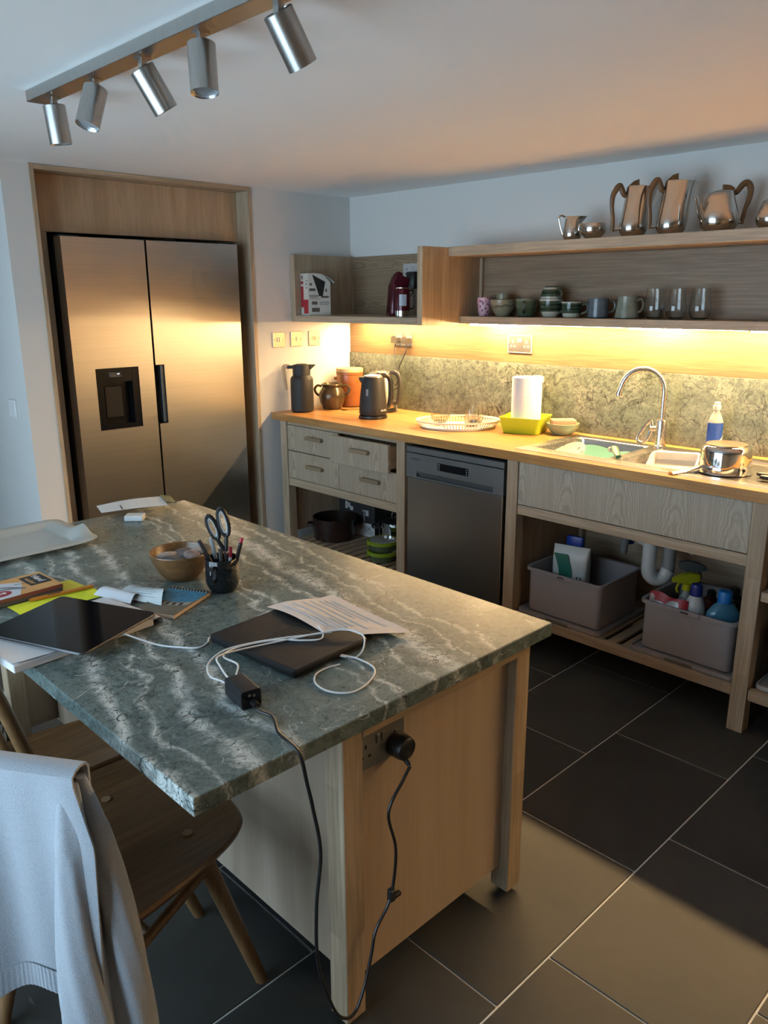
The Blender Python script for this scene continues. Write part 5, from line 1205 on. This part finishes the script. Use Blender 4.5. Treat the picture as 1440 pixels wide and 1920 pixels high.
bm = BM()
for k in range(7):
    v = .18+.1*k; pts = [fr0(u, v)+Vector((0, 0, .030*math.sin(PI*v*.8+.3)*(.4+.6*u)-.008+.0007)) for u in (.15, .3, .45, .6, .75 if k % 2 else .85)]
    tube(bm, pts, .0008, 4, 0, (1, .25))
part(t, 'print_lines', bm, plain('receipt_ink', (.16, .17, .18), .8), kind='stuff')

# spiral notebook
t = thing('spiral_notebook', 'small spiral notebook with a blue dome picture on the cover', 'notebook', (1.98, -2.41, ZI))
nTL, nTR, nBL = Vector((1.868, -2.375, ZI)), Vector((1.973, -2.322, ZI)), Vector((1.963, -2.535, ZI))
nx = (nTR-nTL).normalized(); ny = Vector((-nx.y, nx.x, 0)); NW, NL = (nTR-nTL).length*1.02, .178
fn_ = frame(nTL-ny*NL, nx, ny)
bm = BM(); box(bm, 0, NW, 0, NL, .0005, .0105, .0005, fn_); part(t, 'pages', bm, plain('cream_pages', (.56, .44, .32), .8))
NBC = plain('olive_photo', (.14, .125, .095), .3, var=.3, scale=30)
bm = BM(); box(bm, -.001, NW+.001, 0, NL, .0106, .0114, 0, fn_); cv = part(t, 'cover', bm, NBC)
bm = BM(); prism(bm, [(-.0005, .108)]+[(NW*(.5-.5*math.cos(PI*k/12)), .108-.020+.020*math.cos(PI*(k/12-.5)*2)*0-.026*math.sin(PI*k/12)+.02) for k in range(1, 12)]+[(NW+.0005, .108), (NW+.0005, NL-.012), (-.0005, NL-.012)], .0114, .0117, fn_); part(cv, 'blue_dome', bm, plain('dome_blue', (.06, .22, .36), .3, var=.25, scale=70))
bm = BM(); prism(bm, [(.004, .095)]+[(.004+(NW-.008)*k/10, .098-.024*math.sin(PI*k/10)) for k in range(11)]+[(NW-.004, .080)]+[(NW-.004-(NW-.008)*k/10, .072-.016*math.sin(PI*k/10)) for k in range(11)], .0114, .0116, fn_); part(cv, 'gallery_band', bm, plain('grey_beige_photo', (.30, .29, .24), .35))
for k in range(5):
    bm = BM(); x = .016+k*.0185; box(bm, x, x+.009, .070-.012*math.sin(PI*(k+.8)/5.6), .086-.013*math.sin(PI*(k+.8)/5.6), .0116, .0119, 0, fn_); part(cv, 'dark_arch', bm, INK)
bm = BM(); box(bm, -.001, NW+.001, NL-.012, NL+.001, .0106, .0116, 0, fn_); part(t, 'binding_edge', bm, INK)
for k in range(12):
    x = .007+k*(NW-.014)/11
    bm = BM(); tube(bm, [fn_ @ Vector((x, NL-.006+.0065*math.cos(a), .007+.0075*math.sin(a))) for a in [PI*2*q/10 for q in range(11)]], .0011, 6, 0); part(t, 'wire_ring', bm, CHROME, True)

# wooden bowl with pebbles
BOWL = wood('turned_bowl_wood', (.10, .045, .014), (.27, .14, .055), 'x', rough=.28, grain=1.2)
BC = (1.790, -2.300, ZI)
t = thing('wooden_bowl', 'turned brown wooden bowl holding pebbles beside the pen mug', 'bowl', BC, YAW)
lathe_part(t, 'bowl', [(.040, 0), (.046, .002), (.064, .022), (.082, .056), (.089, .082), (.088, .0845), (.085, .083), (.076, .055), (.058, .024), (.040, .010), (.001, .009)], BOWL, seg=48, cap1=False)
PEB = [plain('pebble_grey', (.11, .10, .098), .6, var=.15, scale=40), plain('pebble_mauve', (.13, .095, .09), .6, var=.2, scale=40), plain('pebble_pale', (.36, .31, .28), .6, var=.12, scale=30), plain('pebble_speckled', (.22, .16, .14), .6, var=.4, scale=60)]
for (x, y, z, a, b, c, rz, tilt, m_, lab) in ((-.012, -.030, .048, .034, .024, .015, .1, .1, 0, 'flat dark grey pebble at the front of the wooden bowl'),
        (-.030, .002, .052, .036, .015, .014, .75, .2, 2, 'long pale pebble in the wooden bowl'), (-.004, .030, .050, .032, .024, .016, -.2, -.2, 1, 'mauve-grey pebble at the back of the wooden bowl'),
        (.036, -.004, .056, .024, .020, .014, -.3, .2, 3, 'speckled pinkish pebble in the wooden bowl'), (.044, .030, .056, .020, .018, .014, .2, 0, 2, 'pale pebble half hidden by the pen mug')):
    a, b, c = a*1.18, b*1.18, c*1.2
    p_ = thing('pebble', lab, 'pebble', Vector(BC)+Vector((x*rdir.x+y*fdir.x, x*rdir.y+y*fdir.y, z+.011)), YAW+rz, 'pebbles in the wooden bowl')
    bm = BM(); bmesh.ops.create_icosphere(bm, subdivisions=3, radius=1)
    for v in bm.verts:
        k = 1+.05*math.sin(v.co.x*3+x*90)+.04*math.cos(v.co.y*4+y*70); v.co = Vector((v.co.x*a*k, v.co.y*b*k, v.co.z*c))
    bmesh.ops.transform(bm, matrix=Matrix.Rotation(tilt, 4, 'Y'), verts=bm.verts[:]); part(p_, 'stone', bm, PEB[m_], True, True)

# pen mug with pens and scissors
PC = (1.965, -2.272, ZI)
t = thing('pen_mug', 'glossy black faceted mug full of pens', 'mug', PC, YAW)
GB = plain('glossy_black_glaze', (.008, .010, .012), .08)
lathe_part(t, 'mug', [(.030, 0), (.036, .003), (.046, .024), (.048, .035), (.047, .075), (.046, .096), (.0445, .098), (.043, .096), (.0435, .04), (.034, .010), (.001, .008)], GB, seg=14, cap1=False)
tube_part(t, 'handle', [(-.012, -.046, .082), (-.014, -.066, .080), (-.016, -.070, .058), (-.014, -.062, .042), (-.012, -.047, .044)], .0045, GB)
def stick(name, label, cat, base, top, rad, mats, grp='pens in the black mug', clip=None):
    base, top = Vector(base), Vector(top); W = lambda p: Vector(PC)+rdir*p.x+fdir*p.y+Vector((0, 0, p.z))
    o = thing(name, label, cat, W(base), 0, grp); d = top-base
    cuts = [0]+[c for c, _ in mats[:-1]]+[1]
    for (c0, c1, (nm, m_)) in zip(cuts, cuts[1:], [m__ if isinstance(m__, tuple) else m__ for _, m__ in mats]):
        bm = BM(); tube(bm, [W(base+d*c0), W(base+d*c1)], rad, 10, 0); part(o, nm, bm, m_, True)
    return o
PB1 = plain('pen_black', (.012, .012, .013), .3); PR = plain('pen_red', (.38, .01, .03), .3); PRD = plain('pen_dark_red', (.22, .008, .02), .3); PCL = plain('pen_clear', (.34, .36, .38), .15); PBL = plain('pen_navy', (.012, .02, .06), .3)
stick('pen', 'black pen with clip leaning against the bowl side of the mug', 'pen', (.000, .005, .014), (-.058, -.004, .148), .0062, [(.6, ('barrel', PB1)), (1, ('cap', plain('pen_black_clip', (.03, .03, .032), .25)))])
stick('pen', 'slim black pen crossing the front of the mug', 'pen', (.022, -.012, .014), (-.045, -.018, .118), .0040, [(.7, ('barrel', PB1)), (1, ('cap', PB1))])
stick('pen', 'clear-capped marker standing behind the slim black pen', 'pen', (-.006, .012, .014), (-.030, .018, .150), .0058, [(.55, ('barrel', PBL)), (1, ('cap', PCL))])
stick('pen', 'short black pen beside the scissors in the mug', 'pen', (.006, -.018, .014), (.002, -.020, .128), .0056, [(.7, ('barrel', PB1)), (1, ('cap', DARKG))])
stick('pen', 'black pen standing upright behind the red pen', 'pen', (.010, .010, .014), (.012, .018, .142), .0055, [(.7, ('barrel', PB1)), (1, ('cap', PB1))])
stick('pen', 'dark red capped pen in the black mug', 'pen', (.020, -.010, .014), (.030, -.012, .132), .0048, [(.75, ('barrel', PCL)), (1, ('cap', PRD))])
stick('pen', 'pinkish red pen leaning to the far side of the mug', 'pen', (.018, .008, .014), (.058, .012, .150), .0050, [(.6, ('barrel', PB1)), (1, ('cap', PR))])
stick('pen', 'black pen leaning with the pinkish red one', 'pen', (.022, .000, .014), (.056, .000, .138), .0056, [(.7, ('barrel', PB1)), (1, ('cap', PB1))])
Wp = lambda x, y, z: Vector(PC)+rdir*x+fdir*y+Vector((0, 0, z))
t = thing('scissors', 'black handled scissors with grey finger loops standing in the mug', 'scissors', Wp(.012, .006, .012), 0)
SOFTG = plain('soft_grey_insert', (.40, .43, .45), .5)
for (cx, cz, hw, hh, lean) in ((-.020, .183, .0125, .034, .30), (.010, .198, .0130, .040, .16)):
    def lp(sc_): return [Wp(cx+(hw*sc_*math.cos(a))+(hh*sc_*math.sin(a))*(-lean)*1.0, .006, cz+hh*sc_*math.sin(a)) for a in [2*PI*k/18 for k in range(19)]]
    bm = BM(); tube(bm, lp(1.0), .0058, 8, 0, (1, 1)); hl = part(t, 'handle_loop', bm, BLACKP, True)
    bm = BM(); tube(bm, lp(.76), .0036, 8, 0, (1.3, 1)); part(hl, 'grey_insert', bm, SOFTG, True)
    bm = BM(); tube(bm, [Wp(cx+hh*.95*lean, .006, cz-hh*.95), Wp(.012+cx*.2, .006, .115)], .0062, 8, 0, (.8, 1)); part(t, 'shank', bm, BLACKP, True)
    bm = BM(); tube(bm, [Wp(.012+cx*.2, .006, .116), Wp(.014, .004, .014)], .005, 6, 0, (1, .3)); part(t, 'blade', bm, STEEL, True)

# laptop, loose sheet, charger and cables
t = thing('laptop', 'closed black laptop with vent slots lying on the stone top', 'laptop', (2.37, -2.36, ZI))
LO = Vector((2.241, -2.492, ZI)); fl = frame(LO, (.997, .078, 0), (-.078, .997, 0)); LW, LD = .300, .236
LAP = plain('worn_black_laptop', (.014, .014, .015), .45, var=.25, scale=14, Specular_IOR_Level=.3)
bm = BM(); loft(bm, [[fl @ Vector((x, y, z)) for x, y in rrect(i_, LW-i_, i_, LD-i_, .008, 3)] for i_, z in ((.004, .0018), (.001, .004), (0, .0095), (.0015, .0105))]); part(t, 'lid', bm, LAP, True)
bm = BM(); loft(bm, [[fl @ Vector((x, y, z)) for x, y in rrect(i_, LW-i_, i_, LD-i_, .008, 3)] for i_, z in ((.0015, .0110), (0, .012), (.0, .0185), (.003, .0215))]); part(t, 'base', bm, LAP, True)
for k in range(9):
    bm = BM(); y = .072+k*.0125; x0 = .108+.006*abs(k-4)*.5; box(bm, x0, x0+.072-.004*abs(k-4), y, y+.0042, .0214, .0220, 0, fl); part(t, 'vent_slot', bm, plain('slot_black', (.004, .004, .004), .8) if k == 0 else bpy.data.materials['slot_black'])
for q in ((.02, .02), (.28, .02), (.02, .216), (.28, .216)):
    bm = BM(); lathe(bm, [(.006, 0), (.006, .0018)], (q[0], q[1], 0), 10, mat4=fl); part(t, 'rubber_foot', bm, BLACKM)
t = thing('printed_sheet', 'white printed sheet lying over the edge of the laptop', 'paper', (2.37, -2.2, ZI))
fs_ = bil((2.200, -2.292, 0), (2.470, -2.292, 0), (2.552, -2.120, 0), (2.238, -2.098, 0))
def shp(u, v):
    p = fs_(u, v); on = max(0, min(1, (-2.245-p.y)/.06+.75)) if p.x > 2.2 else .6
    z = .0225+.004*math.sin(u*5.0+v*2)+.004*v
    edge = max(0, (p.x-2.50)/.06)
    z = z*(1-.55*max(0, min(1, (p.y+2.24)/.10))) - .004*edge + .005*math.sin(PI*u)*(1-v)
    return Vector((p.x, p.y, ZI+max(z, .003)))
SHT = plain('warm_white_paper', (.68, .62, .59), .75, var=.02)
sheet(t, 'sheet', shp, SHT, 20, 14, .0004)
bm = BM()
for k, (v0, u0, u1) in enumerate(((.16, .1, .75), (.30, .08, .85), (.44, .08, .80), (.56, .08, .88), (.68, .1, .6), (.76, .1, .7), (.84, .12, .85), (.22, .5, .85), (.37, .55, .8))):
    pts = [shp(u0+(u1-u0)*q/10, v0)+Vector((0, 0, .0009)) for q in range(11)]; tube(bm, pts, .0011, 4, 0, (.2, 1))
part(t, 'print_lines', bm, plain('faded_ink', (.50, .45, .42), .8), kind='stuff')
t = thing('usb_charger', 'black block charger with several white cables plugged in', 'charger', (2.52, -2.59, ZI))
fc = frame((2.492, -2.612, ZI), (.988, -.155, 0), (.155, .988, 0)); CW, CD, CH = .078, .044, .040
bm = BM(); loft(bm, [[fc @ Vector((x, y, z)) for y, z in rrect(0, CD, 0, CH, .006, 3)] for x in (0, CW)]); part(t, 'body', bm, plain('charger_black', (.012, .013, .015), .38), True)
bm = BM(); prism(bm, rrect(.002, CD-.002, .002, CH-.002, .005, 3), 0, .0008, fc @ frame((CW, 0, 0), (0, 1, 0), (0, 0, 1))); part(t, 'end_face', bm, plain('gloss_end', (.006, .006, .007), .15))
for q in ((.018, .029), (.028, .027)):
    bm = BM(); lathe(bm, [(.0032, .0008), (.0032, .0011), (.0022, .0011)], (q[0], q[1], 0), 14, mat4=fc @ frame((CW, 0, 0), (0, 1, 0), (0, 0, 1))); part(t, 'symbol', bm, plain('grey_symbol', (.10, .10, .10), .5) if q[0] < .02 else bpy.data.materials['grey_symbol'])
WC = plain('white_cable', (.70, .71, .72), .4, var=.01)
def cable(label, pts, rad=.0021, plugs=(), mat=WC, cat='cable', name='charging_cable'):
    t = thing(name, label, cat, pts[0]); bm = BM(); tube(bm, pts, rad, 8, 7); part(t, 'lead', bm, mat, True)
    for (p, q, r_) in plugs:
        bm = BM(); tube(bm, [p, q], r_, 10, 0, (1.4, .75)); part(t, 'connector', bm, mat, True)
    return t
zc = ZI+.0022; zl = ZI+.0215+.0026
p0 = fc @ Vector((-.004, .032, .022)); p1 = fc @ Vector((-.004, .020, .026)); p2 = fc @ Vector((-.004, .010, .020))
cable('white cable from the charger looping over the laptop', [p0, (2.470, -2.570, ZI+.022), (2.440, -2.545, ZI+.030), (2.385, -2.545, ZI+.030), (2.36, -2.50, zl+.002), (2.37, -2.435, zl), (2.395, -2.39, zl), (2.43, -2.36, zl), (2.455, -2.325, zl), (2.435, -2.300, zl+.002), (2.40, -2.285, zl+.004)], plugs=[(p0, fc @ Vector((-.016, .032, .022)), .0036)])
cable('white cable ending in a small loop in front of the laptop', [p1, (2.470, -2.590, ZI+.026), (2.425, -2.578, ZI+.030), (2.385, -2.560, ZI+.034), (2.375, -2.50, zl+.003), (2.385, -2.44, zl), (2.412, -2.365, zl+.002), (2.435, -2.320, zl+.006), (2.470, -2.262, zl+.009), (2.515, -2.245, zl+.004), (2.545, -2.270, ZI+.014), (2.551, -2.295, zc), (2.541, -2.3155, zc)],
      plugs=[(p1, fc @ Vector((-.016, .020, .026)), .0036)])
cable('white charging lead curled in a ring on the stone top', [(2.531, -2.321, ZI+.006), (2.560, -2.305, ZI+.004), (2.612, -2.305, zc), (2.645, -2.332, zc), (2.668, -2.385, zc), (2.665, -2.425, zc), (2.630, -2.450, zc), (2.585, -2.447, zc), (2.553, -2.420, zc), (2.546, -2.385, zc), (2.553, -2.350, zc)],
      plugs=[((2.521, -2.329, ZI+.008), (2.538, -2.316, ZI+.0045), .0042)])
cable('white cable running from the tablet to the laptop', [(2.098, -2.648, ZI+.0305), (2.125, -2.630, ZI+.022), (2.172, -2.588, zc), (2.225, -2.555, zc), (2.252, -2.528, zc), (2.243, -2.498, zc), (2.222, -2.478, zc), (2.215, -2.43, zc), (2.206, -2.36, zc), (2.205, -2.30, ZI+.008), (2.222, -2.265, ZI+.012)],
      plugs=[((2.093, -2.652, ZI+.0312), (2.112, -2.640, ZI+.026), .0040)])
cable('third white cable leaving the charger beside the others', [p2, (2.462, -2.600, ZI+.018), (2.415, -2.600, ZI+.014), (2.372, -2.575, ZI+.020), (2.352, -2.520, zl+.002), (2.362, -2.445, zl), (2.392, -2.375, zl), (2.420, -2.330, zl+.001), (2.45, -2.285, zl+.004)], plugs=[(p2, fc @ Vector((-.016, .010, .020)), .0036)])
# black mains lead from charger to island socket
e0 = fc @ Vector((CW, .024, .014))
t = thing('mains_lead', 'long black mains lead hanging from the table edge to the socket', 'power cord', e0)
pts = [e0+Vector((.012, -.004, 0)), e0+Vector((.035, -.008, -.004)), (2.640, -2.600, ZI+.006), (2.690, -2.624, ZI+.004), (2.735, -2.632, ZI+.005), (2.760, -2.628, ZI-.012), (2.764, -2.618, .70), (2.764, -2.606, .64), (2.766, -2.592, .535), (2.766, -2.606, .42), (2.766, -2.608, .295), (2.766, -2.588, .20), (2.766, -2.556, .112), (2.766, -2.515, .084), (2.762, -2.478, .130), (2.758, -2.452, .20), (2.755, -2.436, .245), (2.752, -2.388, .30), (2.752, -2.372, .41), (2.752, -2.394, .515), (2.752, -2.376, .60), (2.752, -2.336, .612)]
pts = pts[:-2]+[(2.754, -2.352, .575), (2.7545, -2.331, .600)]
bm = BM(); tube(bm, pts, .0036, 8, 7); part(t, 'flex', bm, BLACKP, True)
bm = BM(); tube(bm, [e0+Vector((.0005, 0, 0)), e0+Vector((.022, -.004, 0))], .0075, 12, 0, (1, .8)); part(t, 'connector', bm, BLACKP, True)
fpg = frame((2.7080, -2.331, .636), (0, 1, 0), (0, 0, 1))
bm = BM(); lathe(bm, [(.026, 0), (.028, .004), (.0275, .030), (.025, .038), (.020, .041), (.001, .041)], (0, 0, 0), 28, mat4=fpg); part(t, 'plug', bm, BLACKP, True)
bm = BM(); tube(bm, [fpg @ Vector((0, -.018, .026)), fpg @ Vector((.0, -.036, .046))], lambda u: .0095-.0045*u, 12, 0); part(t, 'strain_relief', bm, BLACKP, True)
bm = BM(); box(bm, 2.744, 2.760, -2.394, -2.378, .288, .318, .003); box(bm, 2.746, 2.757, -2.378, -2.358, .288, .298, .002); part(t, 'cable_tie', bm, BLACKM)

# ================================================================== CHAIRS
ERC = wood('elm_seat', (.085, .036, .011), (.21, .100, .036), 'y', rough=.38, grain=.9, fine=.4)
ERB = wood('beech_leg', (.13, .065, .024), (.26, .145, .060), 'z', rough=.42, grain=1.0, fine=.25)
def seat(parent, outline, z, dish=.012, th=.030):
    P = [Vector((x, y, 0)) for x, y in outline]; Q = P[:]
    for _ in range(3):                       # Chaikin rounding
        R_ = []
        for a, b in zip(Q, Q[1:]+Q[:1]): R_ += [a*.75+b*.25, a*.25+b*.75]
        Q = R_
    c = sum(Q, Vector())/len(Q); bm = BM(); rings = []
    for k, dz in ((.90, -th), (.985, -th*.55), (1.0, -th*.25), (.995, -.004), (.975, .0), (.90, -dish*.20), (.78, -dish*.6), (.55, -dish), (.25, -dish*1.05), (.04, -dish)):
        rings.append([tuple(c+(p-c)*k+Vector((0, 0, z+dz))) for p in Q])
    loft(bm, rings); return part(parent, 'seat', bm, ERC, True)
chA = thing('dining_chair', 'worn elm and beech chair with a pale blue jumper over its back', 'chair', (2.32, -2.8, 0))
seat(chA, [(2.055, -2.60), (2.10, -2.555), (2.30, -2.545), (2.45, -2.555), (2.505, -2.605), (2.545, -2.72), (2.575, -2.85), (2.585, -2.96), (2.53, -3.01), (2.32, -3.05), (2.14, -3.03), (2.075, -2.95), (2.055, -2.80)], .448)
for a, b in (((2.425, -2.675), (2.484, -2.556)), ((2.176, -2.70), (2.200, -2.552)), ((2.19, -2.935), (2.185, -3.045)), ((2.50, -2.94), (2.560, -3.045))):
    bm = BM(); tube(bm, [(a[0], a[1], .425), ((a[0]+b[0])/2, (a[1]+b[1])/2, .215), (b[0], b[1], .0)], lambda u: .0235-.009*u, 14, 5); part(chA, 'leg', bm, ERB, True)
for p in ((2.417, -2.682), (2.176, -2.755)):
    bm = BM(); lathe(bm, [(.011, 0), (.011, .0016)], (p[0], p[1], .4375), 14); part(chA, 'tenon_plug', bm, plain('pale_plug', (.26, .16, .08), .5) if p[0] > 2.3 else bpy.data.materials['pale_plug'])
for a, b in (((2.438, -2.652, .345), (2.532, -2.985, .265)), ((2.181, -2.672, .33), (2.188, -2.985, .24))):
    bm = BM(); tube(bm, [a, b], .0115, 12, 0); part(chA, 'stretcher', bm, ERB, True)
bm = BM(); tube(bm, [(2.485, -2.82, .305), (2.185, -2.83, .285)], .0105, 12, 0); part(chA, 'stretcher', bm, ERB, True)
RA, RB = Vector((2.560, -2.962, .765)), Vector((2.175, -3.217, .765))
rd = (RA-RB).normalized(); nrm = Vector((rd.y, -rd.x, 0))       # nrm points to the room
for q in (.06, .37, .68, .96):
    top = RB+(RA-RB)*q; bm = BM(); tube(bm, [(top.x*.9+2.32*.1-.01, top.y*.55-2.98*.45, .435), top-Vector((0, 0, .008))], .0095 if .1 < q < .9 else .012, 10, 0); part(chA, 'back_spindle', bm, ERB, True)
bm = BM(); tube(bm, [RB, RB+(RA-RB)*.5-nrm*.0, RA], .016, 12, 6, (.7, 1.5)); part(chA, 'top_rail', bm, ERB, True)

chB = thing('dining_chair', 'second elm and beech chair tucked under the stone overhang', 'chair', (1.92, -2.74, 0))
seat(chB, [(1.80, -2.56), (1.92, -2.545), (2.02, -2.56), (2.043, -2.62), (2.043, -2.80), (2.02, -2.885), (1.92, -2.91), (1.80, -2.895), (1.765, -2.84), (1.785, -2.72), (1.80, -2.62)], .448, .008)
for a, b in (((1.84, -2.62), (1.80, -2.55)), ((2.0, -2.62), (2.03, -2.55)), ((1.83, -2.86), (1.79, -2.96)), ((1.99, -2.86), (2.02, -2.96))):
    bm = BM(); tube(bm, [(a[0], a[1], .425), (b[0], b[1], .0)], lambda u: .021-.008*u, 12, 0); part(chB, 'leg', bm, ERB, True)
for a, b in (((1.985, -2.838), (2.012, -2.945)), ((1.815, -2.855), (1.765, -2.95))):
    bm = BM(); tube(bm, [(a[0], a[1], .44), ((a[0]+b[0])/2, (a[1]+b[1])/2+.006, .62), (b[0], b[1], .82)], .0165, 12, 5); part(chB, 'back_post', bm, ERB, True)
bm = BM(); tube(bm, [(1.755, -2.953, .80), (1.89, -2.985, .81), (2.02, -2.948, .80)], .016, 12, 5, (.7, 1.8)); part(chB, 'top_rail', bm, ERB, True)

# jumper over the chair back
WOOL = N('blue_grey_wool'); wf = WOOL.noise(WOOL.coords(), 420, 3, .7); wg = WOOL.noise(WOOL.coords(), 14, 3)
WOOL.bump(wf, .5, .003)
wcol = WOOL.mix(WOOL.ramp(wg, [(.3, (.0,)*3), (.7, (.35,)*3)]), WOOL.ramp(wf, [(.3, (.27, .30, .345)), (.7, (.40, .43, .47))]), (.36, .39, .43))
WOOL = WOOL.set(wcol, .95, Sheen_Weight=.3)
jm = thing('jumper', 'pale blue-grey knitted jumper hanging over the chair back', 'jumper', (2.42, -3.06, .78))
rail_top = .788
def drape(u, v):
    # u 0..1 from the right end of the rail to the left, v -0.5 (far side) .. 1 (near side, down)
    s_ = -.014+u*.50; base = Vector((RA.x, RA.y, 0))-rd*s_
    arc = .026
    if v < 0:
        d = -v*.62; off = -.026-.01*math.sin(u*9)*d; z = rail_top-d*.55
        return base+nrm*off+Vector((0, 0, z))
    L_ = v*.50
    if L_ < .05:
        a = L_/.05*PI; return base+nrm*(-.026*math.cos(a))+Vector((0, 0, rail_top+.014*math.sin(a)))
    d = L_-.05
    hem = .455-.025*math.sin(u*7.0+.6)+.16*math.exp(-(u/.13)**2)
    dd = hem*(d/.45)
    amp = (.002+.036*dd)*(1+.4*math.sin(u*4))
    fold = amp*math.sin(u*17+1.0+1.6*dd)+amp*.5*math.sin(u*33+2*dd+.5)
    off = .026+.030*dd+fold
    sx = rd*(.018*dd*math.sin(u*13)+.05*dd*(.30-u)+.034*min(1, dd/.12)*math.exp(-(u/.09)**2))
    return base+nrm*off+sx+Vector((0, 0, rail_top-.002-dd))
bm = BM(); gridsurf(bm, lambda u, w: drape(u, -.5+1.5*w), 72, 66, .005); body = part(jm, 'body', bm, WOOL, True)
bm = BM(); gridsurf(bm, lambda u, w: drape(u, .90+.0985*w)+nrm*(.0034+.0007*math.sin(u*520)), 260, 6, .0014); part(jm, 'ribbed_hem', bm, WOOL, True)
def sleeve(name, pts, rads, fl, ph):
    bm = BM(); P_ = smooth_pts(pts, 8); n_ = len(P_); seg = 36; rings = []
    for i, p in enumerate(P_):
        tt = i/(n_-1); r = rads[0]+(rads[1]-rads[0])*min(1, tt*1.15)**.8
        ring = []
        for k in range(seg):
            a = 2*PI*k/seg; w1 = 1+.20*math.sin(2*a+4*tt+ph)+.13*math.sin(3*a+9*tt+ph)+.07*math.sin(5*a+14*tt)*(tt > .2)
            ring.append(tuple(p+rd*r*math.cos(a)*w1*fl[0]+nrm*r*math.sin(a)*w1*fl[1]))
        rings.append(ring)
    loft(bm, rings); return part(jm, name, bm, WOOL, True)
e = Vector((RA.x, RA.y, 0))
sleeve('sleeve', [e+rd*.002-nrm*.012+Vector((0,0,.776)), e+rd*.020-nrm*.004+Vector((0,0,.70)), e+rd*.044+nrm*.000+Vector((0,0,.56)), e+rd*.068+nrm*.010+Vector((0,0,.40)), e+rd*.080+nrm*.026+Vector((0,0,.25)), e+rd*.078+nrm*.04+Vector((0,0,.10))], (.016, .050), (.85, .8), 0)
sleeve('sleeve', [e-rd*.004+nrm*.012+Vector((0,0,.772)), e+rd*.002+nrm*.034+Vector((0,0,.66)), e+rd*.012+nrm*.056+Vector((0,0,.48)), e+rd*.036+nrm*.076+Vector((0,0,.32)), e+rd*.062+nrm*.086+Vector((0,0,.18)), e+rd*.075+nrm*.09+Vector((0,0,.06))], (.018, .056), (.85, .7), 1.3)

# wire basket with a white liner beyond the chairs
t = thing('wire_basket', 'black wire mesh basket with a white liner beyond the chairs', 'basket', (1.30, -2.83, 0))
bm = BM(); R_ = .135; Hh = .30; n_ = 22
for s in (-1, 1):
    for k in range(n_):
        pts = [(R_*math.cos(2*PI*(k+s*3.2*q)/n_), R_*math.sin(2*PI*(k+s*3.2*q)/n_), .01+Hh*q) for q in [i/8 for i in range(9)]]
        tube(bm, [Vector((1.30, -2.83, 0))+Vector(p) for p in pts], .0022, 5, 0)
part(t, 'wire_mesh', bm, BLACKM)
for z in (.008, .31):
    bm = BM(); tube(bm, [(1.30+R_*math.cos(a), -2.83+R_*math.sin(a), z) for a in [2*PI*k/28 for k in range(29)]], .005, 8, 0); part(t, 'hoop', bm, BLACKM, True)
bm = BM(); lathe(bm, [(.120, .012), (.128, .014), (.129, .30), (.140, .325), (.143, .36), (.140, .36), (.136, .325), (.125, .30), (.124, .02)], (1.30, -2.83, 0), 28, cap1=False); part(t, 'liner', bm, plain('white_liner', (.62, .64, .62), .6), True)
